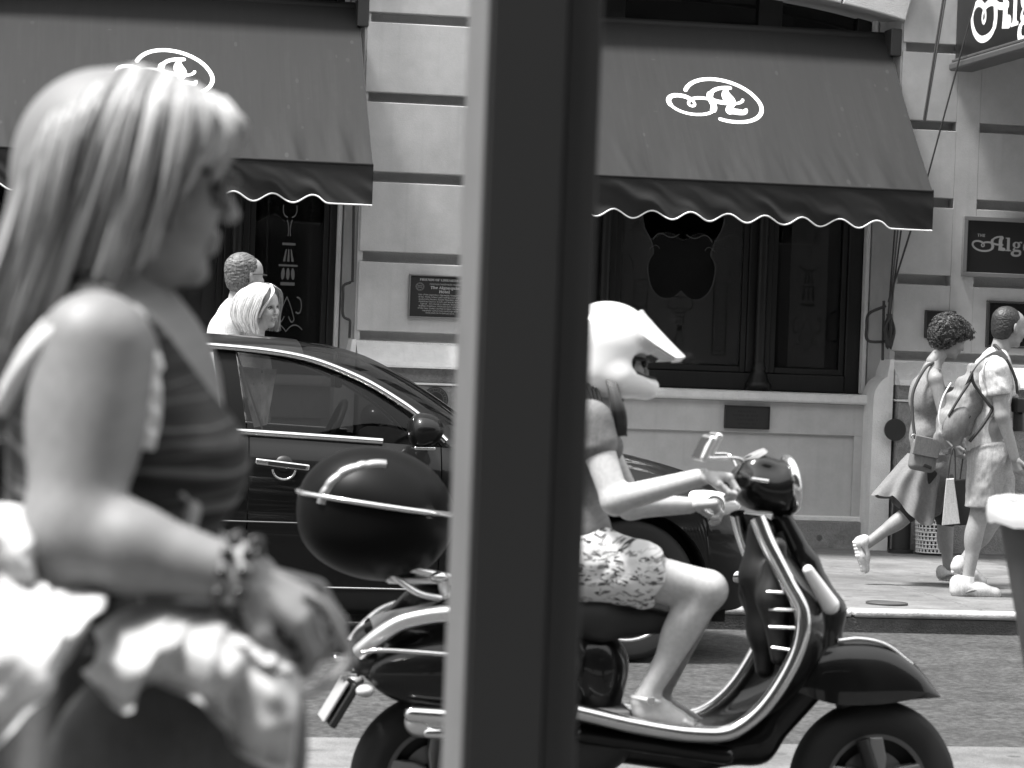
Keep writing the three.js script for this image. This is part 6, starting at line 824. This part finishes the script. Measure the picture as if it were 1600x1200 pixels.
{
  const t = thing('shoulder_bag', 'grey shoulder bag hanging at the curly haired woman hip', 'bag', [5.897, 0.892, -18.500]);
  const g = box(-0.09, 0.09, -0.105, 0.105, -0.05, 0.05, 0.035).rotateZ(-0.16); g.translate(...[5.897, 1.011, -18.500]); part(t, 'body', g, M(0.19, 0.85, { map: fabricMap }));
  const f = box(-0.092, 0.092, -0.03, 0.10, 0.045, 0.058, 0.012).rotateZ(-0.16); f.translate(...[5.896, 1.037, -18.500]); part(t, 'flap', f, M(0.21, 0.85, { map: fabricMap }));
  const lg = box(-0.03, 0.03, -0.012, 0.012, 0.05, 0.064, 0.004).rotateZ(-0.35); lg.translate(...[5.908, 0.943, -18.500]); part(t, 'badge', lg, M(0.02, 0.5));
  part(t, 'strap', tube([[5.845, 1.111, -18.530], [5.830, 1.273, -18.560], [5.834, 1.435, -18.580], [5.921, 1.592, -18.620], [6.018, 1.638, -18.720]], 0.011, 40, 6), M(0.04, 0.7)); part(t, 'strap_ring', new THREE.TorusGeometry(0.018, 0.005, 8, 20).translate(...[5.832, 1.133, -18.520]), M(0.7, 0.2, { metalness: 1 }));
  for (const [nm, lb, x, v, zz] of [['shopping_bag', 'white and grey paper shopping bag carried between the two walkers', 1483, 0.62, -18.46], ['shopping_bag', 'black paper shopping bag carried just left of the man in shorts', 1503, 0.02, -18.58]]) {
    const s = thing(nm, lb, 'bag', v > 0.1 ? [6.080, 0.548, -18.460] : [6.210, 0.527, -18.580]); const q = v > 0.1 ? [6.078, 0.706, -18.460] : [6.203, 0.703, -18.580];
    const bd = extrude(poly(v > 0.1 ? [[-0.055, -0.15], [0.065, -0.14], [0.03, 0.16], [-0.02, 0.16]] : [[-0.08, -0.15], [0.085, -0.15], [0.09, 0.155], [-0.075, 0.155]]), 0.08, -0.04, 0.004); bd.rotateY(v > 0.1 ? -0.3 : -0.1).rotateZ(0.06); bd.translate(...q); part(s, 'paper', bd, M(v, 0.6, { map: fabricMap })); part(s, 'handle', tube([[q[0] - 0.02, q[1] + 0.15, q[2]], [q[0] + 0.0, q[1] + 0.33, q[2]], [q[0] + 0.02, q[1] + 0.35, q[2]], [q[0] + 0.035, q[1] + 0.15, q[2]]], 0.005, 24, 6), M(0.03, 0.7));
  }
}
// ---- man with backpack, walking out of the right edge
{
  const z = -18.0, p = thing('person', 'man in a white shirt and pale shorts walking out at the right edge', 'person', [6.108, 0.107, -18.000]);
  const H = [6.281, 1.879, -18.000], b = new Blob(), N = [6.218, 1.697, -18.000], C = [6.175, 1.487, -18.000], W = [6.176, 1.224, -18.000], PL = [6.192, 1.049, -18.000];
  const J = { sn: [6.133, 1.592, -17.790], en: [6.177, 1.305, -17.760], wn: [6.274, 1.036, -17.760], sf: [6.304, 1.593, -18.210], ef: [6.449, 1.323, -18.240], wf: [6.597, 1.138, -18.200], hn: [6.147, 1.002, -17.900], kn: [6.096, 0.651, -17.900], an: [6.034, 0.243, -17.900], hf: [6.246, 0.996, -18.100], kf: [6.303, 0.670, -18.100], af: [6.065, 0.318, -18.120] };
  b.ell(C, [0.13, 0.2, 0.185], 0.06).ell(W, [0.125, 0.17, 0.165], 0.06).ell(PL, [0.135, 0.13, 0.17], 0.06).cap(up(N, -0.01, -0.03, 0), up(H, -0.03, -0.05, 0), 0.06, 0.058, 0.03);
  for (const [s, e, w] of [['sn', 'en', 'wn'], ['sf', 'ef', 'wf']]) b.cap(up(N, -0.01, -0.05, 0), J[s], 0.05, 0.055, 0.05).chain([J[s], J[e], J[w]], [0.056, 0.045, 0.031], 0.02);
  for (const [h, k, a] of [['hn', 'kn', 'an'], ['hf', 'kf', 'af']]) b.cap(J[h], J[k], 0.095, 0.062, 0.05).cap(J[k], J[a], 0.056, 0.037, 0.02).ell([lerp(J[k][0], J[a][0], 0.28) - 0.022, lerp(J[k][1], J[a][1], 0.28), J[k][2]], [0.052, 0.12, 0.052], 0.03, [0, 0, -0.15]);
  const hm = frame(H, 20, -6, 0, 1.06), hd = new Blob(); addHead(hd, hm); hd.cap(up(N, 0, 0.02, 0), up(H, -0.03, -0.05, 0), 0.058, 0.056, 0.03);
  part(p, 'body', [blobMesh(b, 0.010), blobMesh(hd, 0.005), handMesh(J.wn, [0.3, -1, 0.0], [0.9, 0.2, -0.5], [35, 40, 30], 1.02, 1), handMesh(J.wf, [0.8, -0.4, 0.0], [0.1, -1, 0.5], [40, 45, 30], 1.02, -1)], skin(0.28));
  const T = new Blob(); T.ell(C, [0.13, 0.205, 0.185], 0.06).ell(W, [0.13, 0.18, 0.172], 0.06).ell(up(PL, 0, 0.05, 0), [0.14, 0.10, 0.18], 0.05).cap(up(N, -0.01, -0.06, 0), up(N, -0.005, -0.02, 0), 0.075, 0.066, 0.04); for (const [s, e] of [['sn', 'en'], ['sf', 'ef']]) T.cap(up(N, -0.01, -0.05, 0), J[s], 0.052, 0.06, 0.05).cap(J[s], [lerp(J[s][0], J[e][0], 0.42), lerp(J[s][1], J[e][1], 0.42), lerp(J[s][2], J[e][2], 0.42)], 0.064, 0.068, 0.03);
  const sl = (x, y, zz) => { let d = -1; for (const [s, e] of [[J.sn, J.en], [J.sf, J.ef]]) { const l = Math.hypot(e[0] - s[0], e[1] - s[1], e[2] - s[2]), q = ((x - s[0]) * (e[0] - s[0]) + (y - s[1]) * (e[1] - s[1]) + (zz - s[2]) * (e[2] - s[2])) / l; const rr = Math.abs(zz - s[2]); if (rr < 0.10 && x > s[0] - 0.075 + 0.0 && Math.abs(zz - z) > 0.165) d = Math.max(d, q - 0.155); } return d; };
  part(p, 'shirt', netMesh((x, y, zz) => smax(T.f(x, y, zz) - 0.014 + 0.018 * fbm(x * 11 + y * 6, y * 7, zz * 11), sl(x, y, zz), 0.008), T.bounds(0.05), 0.009, 1.7), M(0.82, 0.85, { map: fabricMap }));
  const S = new Blob(); S.ell(PL, [0.15, 0.13, 0.182], 0.05); for (const [h, k] of [['hn', 'kn'], ['hf', 'kf']]) S.cap(J[h], J[k], 0.118, 0.098, 0.04);
  part(p, 'shorts', netMesh((x, y, zz) => smax(S.f(x, y, zz) - 0.008 + 0.017 * fbm(x * 13, y * 8, zz * 11), [6.171, 0.706, -18.000][1] - y, 0.008), S.bounds(0.05), 0.009, 1.7), M(0.42, 0.85, { map: fabricMap }));
  const hb = new Blob().at(hm); hb.ell([-0.024, 0.042, 0], [0.099, 0.088, 0.080], 0.02).ell([-0.05, -0.02, 0], [0.062, 0.07, 0.072], 0.03).ell([0.095, -0.04, 0], [0.10, 0.10, 0.12], 0.01, null, true).ell([0.05, -0.06, 0], [0.075, 0.085, 0.12], 0.01, null, true).at(new THREE.Matrix4());
  part(p, 'hair', netMesh((x, y, zz) => hb.f(x, y, zz) + 0.002 * noise3(x * 150, y * 150, zz * 150), hb.bounds(0.02), 0.0055, 1.5), M(0.022, 0.55));
  trainer(p, 'shoe', [5.932, 0.107, -17.900], [6.274, 0.107, -17.900], [0, 1, 0], 1, 0.66); trainer(p, 'shoe', [5.984, 0.270, -18.120], [6.234, 0.162, -18.120], [0.5, 0.8, 0], -1, 0.66);
  for (const k of ['an', 'af']) part(p, 'sock', rod([J[k][0] - 0.004, J[k][1] - 0.05, J[k][2]], [J[k][0], J[k][1] + 0.015, J[k][2]], 0.045, 0.043, 16), M(0.8, 0.9));
  // backpack
  const bp = thing('backpack', 'grey backpack with pale piping on the back of the man in shorts', 'backpack', [5.983, 1.063, -18.000]);
  const B = new Blob(); const rot = [0, 0, -0.42]; B.ell([5.997, 1.368, -18.000], [0.115, 0.25, 0.16], 0.05, rot).ell([5.925, 1.216, -18.000], [0.10, 0.15, 0.15], 0.05, [0, 0, -0.5]).ell([6.092, 1.588, -18.000], [0.06, 0.12, 0.13], 0.05, [0, 0, -0.55]).ell([6.233, 1.343, -18.000], [0.16, 0.3, 0.22], 0.015, null, true);
  B.p.splice(3, 1);
  part(bp, 'bag_body', netMesh((x, y, zz) => B.f(x, y, zz) + 0.016 * fbm(x * 10, y * 10, zz * 8) + 0.010 * Math.sin((x * 0.9 + y * 0.5) * 55 + 2 * noise3(x * 8, y * 8, zz * 8)), B.bounds(0.04), 0.008, 1.6), M(0.27, 0.8, { map: fabricMap }));
  const pk = new Blob(); pk.ell([5.889, 1.245, -17.830], [0.075, 0.125, 0.05], 0.04, [0, 0, -0.55]); part(bp, 'pocket', netMesh((x, y, zz) => pk.f(x, y, zz) + 0.006 * fbm(x * 16, y * 12, zz * 9), pk.bounds(0.02), 0.007, 1.5), M(0.2, 0.8, { map: fabricMap }));
  part(bp, 'piping', tube([[5.855, 1.507, -17.850], [5.797, 1.407, -17.830], [5.773, 1.282, -17.820], [5.811, 1.168, -17.830], [5.883, 1.099, -17.860]], 0.0055, 40, 6), M(0.75, 0.7)); part(bp, 'seam', tube([[5.993, 1.545, -17.830], [5.906, 1.419, -17.810], [5.834, 1.293, -17.810]], 0.009, 30, 6), M(0.02, 0.7)); part(bp, 'seam', tube([[5.983, 1.297, -17.820], [5.910, 1.221, -17.800], [5.847, 1.170, -17.810]], 0.007, 30, 6), M(0.02, 0.7));
  const strapG = (pts, w, v, nm) => { const c = new THREE.CatmullRomCurve3(pts.map(v3)); return part(bp, nm, [grid(40, 2, (u, t) => { const q = c.getPointAt(u); return [q.x + (t - 0.5) * w * 0.5, q.y + (t - 0.5) * w * 0.6, q.z + 0.01 * Math.sin(t * 3.14)]; }), tube(pts, 0.008, 40, 6)], M(v, 0.8, { map: fabricMap })); };
  strapG([[5.955, 1.503, -17.840], [5.995, 1.620, -17.780], [6.073, 1.689, -17.790], [6.164, 1.709, -17.820], [6.216, 1.669, -17.840]], 0.055, 0.28, 'strap'); part(bp, 'strap', tube([[5.988, 1.132, -17.830], [6.060, 1.239, -17.800], [6.120, 1.344, -17.800], [6.098, 1.376, -17.800], [6.000, 1.504, -17.820], [5.980, 1.586, -17.820]], 0.011, 50, 6), M(0.03, 0.7));
  const cm = thing('camera', 'black camera with strap hanging at the chest of the man at the right', 'camera', [6.340, 1.265, -17.900]); part(cm, 'camera_body', box(...(() => { const c = [6.327, 1.381, -17.900]; return [c[0] - 0.03, c[0] + 0.05, c[1] - 0.05, c[1] + 0.045, -17.98, -17.83, 0.012]; })()), M(0.015, 0.5)); part(cm, 'lens', rod([6.337, 1.348, -17.900], [6.335, 1.203, -17.880], 0.036, 0.04, 24), M(0.012, 0.35)); part(cm, 'strap', tube([[6.303, 1.452, -17.840], [6.281, 1.555, -17.840], [6.223, 1.677, -17.860], [6.174, 1.758, -17.930], [6.199, 1.750, -18.050]], 0.010, 40, 6), M(0.02, 0.7));
}
// ---------------------------------------------------------------- street furniture
{
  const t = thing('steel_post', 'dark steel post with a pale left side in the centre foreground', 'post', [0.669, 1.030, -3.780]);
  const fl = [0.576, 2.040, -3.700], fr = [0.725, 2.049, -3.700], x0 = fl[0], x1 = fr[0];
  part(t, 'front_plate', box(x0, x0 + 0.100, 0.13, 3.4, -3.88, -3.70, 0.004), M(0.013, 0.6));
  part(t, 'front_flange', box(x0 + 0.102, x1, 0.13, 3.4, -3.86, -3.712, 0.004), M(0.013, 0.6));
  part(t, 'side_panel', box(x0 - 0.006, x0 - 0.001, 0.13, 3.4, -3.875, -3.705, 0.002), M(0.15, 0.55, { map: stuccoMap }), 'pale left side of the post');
  part(t, 'base_plate', box(x0 - 0.06, x1 + 0.06, 0.13, 0.15, -3.95, -3.63, 0.004), mIron);
  const b = thing('litter_bin', 'flared grey litter bin with pale liner at the lower right edge', 'bin', [2.663, 0.348, -6.500].map((q, i) => i === 1 ? 0.13 : q));
  const c = [2.605, 1.285, -6.500], L = new THREE.LatheGeometry([[0.0, 0.14], [0.10, 0.14], [0.105, 0.16], [0.325, 1.24], [0.335, 1.25], [0.318, 1.25], [0.10, 0.2], [0, 0.2]].map((q) => new THREE.Vector2(...q)), 64).translate(c[0], 0, -6.5);
  part(b, 'shell', L, M(0.075, 0.6, { map: concreteMap }));
  part(b, 'liner', grid(96, 12, (u, v) => { const a = u * Math.PI * 2, n = 0.006 * noise3(Math.cos(a) * 7, v * 2, Math.sin(a) * 7), pr = [[0.26, 1.10], [0.312, 1.24], [0.325, 1.285], [0.347, 1.278], [0.348, 1.245], [0.343, 1.222]], q = v * 5, i = Math.min(4, Math.floor(q)), f = q - i; const r = lerp(pr[i][0], pr[i + 1][0], f) + 0.006 + n * 0.5, y = lerp(pr[i][1], pr[i + 1][1], f) + n * (v > 0.3 ? 1.6 : 0.5); return [c[0] + r * Math.cos(a), y, -6.5 + r * Math.sin(a)]; }), M(0.62, 0.5));
  const w = thing('waste_basket', 'white perforated metal waste basket standing against the wall', 'basket', [7.117, 0.123, -22.000]);
  const wc = [7.064, 0.264, -21.850], s = 0.13; { const holes = []; const g = []; const rows = 9, cols = 26; for (let i = 0; i <= rows; i++) g.push(new THREE.TorusGeometry(0.125 + i * 0.002, 0.006, 5, 40).rotateX(Math.PI / 2).translate(wc[0], 0.15 + i * 0.032, wc[2])); for (let k = 0; k < cols; k++) { const a0 = k / cols * 6.283; for (const d of [1, -1]) { const a1 = a0 + d * 0.5; g.push(rod([wc[0] + 0.125 * Math.cos(a0), 0.15, wc[2] + 0.125 * Math.sin(a0)], [wc[0] + 0.143 * Math.cos(a1), 0.44, wc[2] + 0.143 * Math.sin(a1)], 0.005, 0.005, 5)); } } const m = part(w, 'mesh_wall', g, M(0.6, 0.6)); m.userData.kind = 'stuff'; part(w, 'rim', new THREE.TorusGeometry(0.146, 0.011, 8, 40).rotateX(Math.PI / 2).translate(wc[0], 0.445, wc[2]), M(0.65, 0.5)); part(w, 'inner_bin', new THREE.CylinderGeometry(0.12, 0.11, 0.27, 30).translate(wc[0], 0.275, wc[2]), M(0.03, 0.8)); part(w, 'rubbish', (() => { const q = new Blob(); q.ell([wc[0], 0.45, wc[2]], [0.12, 0.07, 0.12], 0.04); return netMesh((x, y, z) => q.f(x, y, z) + 0.02 * fbm(x * 16, y * 16, z * 16), q.bounds(0.04), 0.012, 1.8); })(), M(0.7, 0.5)); }
  const d = thing('standpipe', 'short black standpipe by the plinth left of the waste basket', 'pipe', [6.859, 0.116, -22.000]); const dc = [6.838, 0.252, -21.950]; part(d, 'pipe', new THREE.CylinderGeometry(0.075, 0.075, 0.5, 28).translate(dc[0], 0.38, dc[2]), M(0.012, 0.5)); part(d, 'cap', ball([dc[0], 0.63, dc[2]], 0.085, 0.05, 0.085), M(0.015, 0.4)); part(d, 'flange', new THREE.CylinderGeometry(0.10, 0.10, 0.03, 28).translate(dc[0], 0.145, dc[2]), M(0.015, 0.5));
  const cv = [5.267, 0.142, -17.000]; const ic = thing('access_cover', 'small dark oval access cover set in the sidewalk near the kerb', 'cover', [cv[0], 0.13, -17.15]); part(ic, 'lid', new THREE.CylinderGeometry(0.13, 0.13, 0.008, 32).translate(cv[0], 0.1325, -17.15), M(0.06, 0.7)); part(ic, 'lid_ring', new THREE.TorusGeometry(0.125, 0.006, 6, 32).rotateX(Math.PI / 2).translate(cv[0], 0.136, -17.15), M(0.05, 0.6));
}
renderer.render(scene, camera);
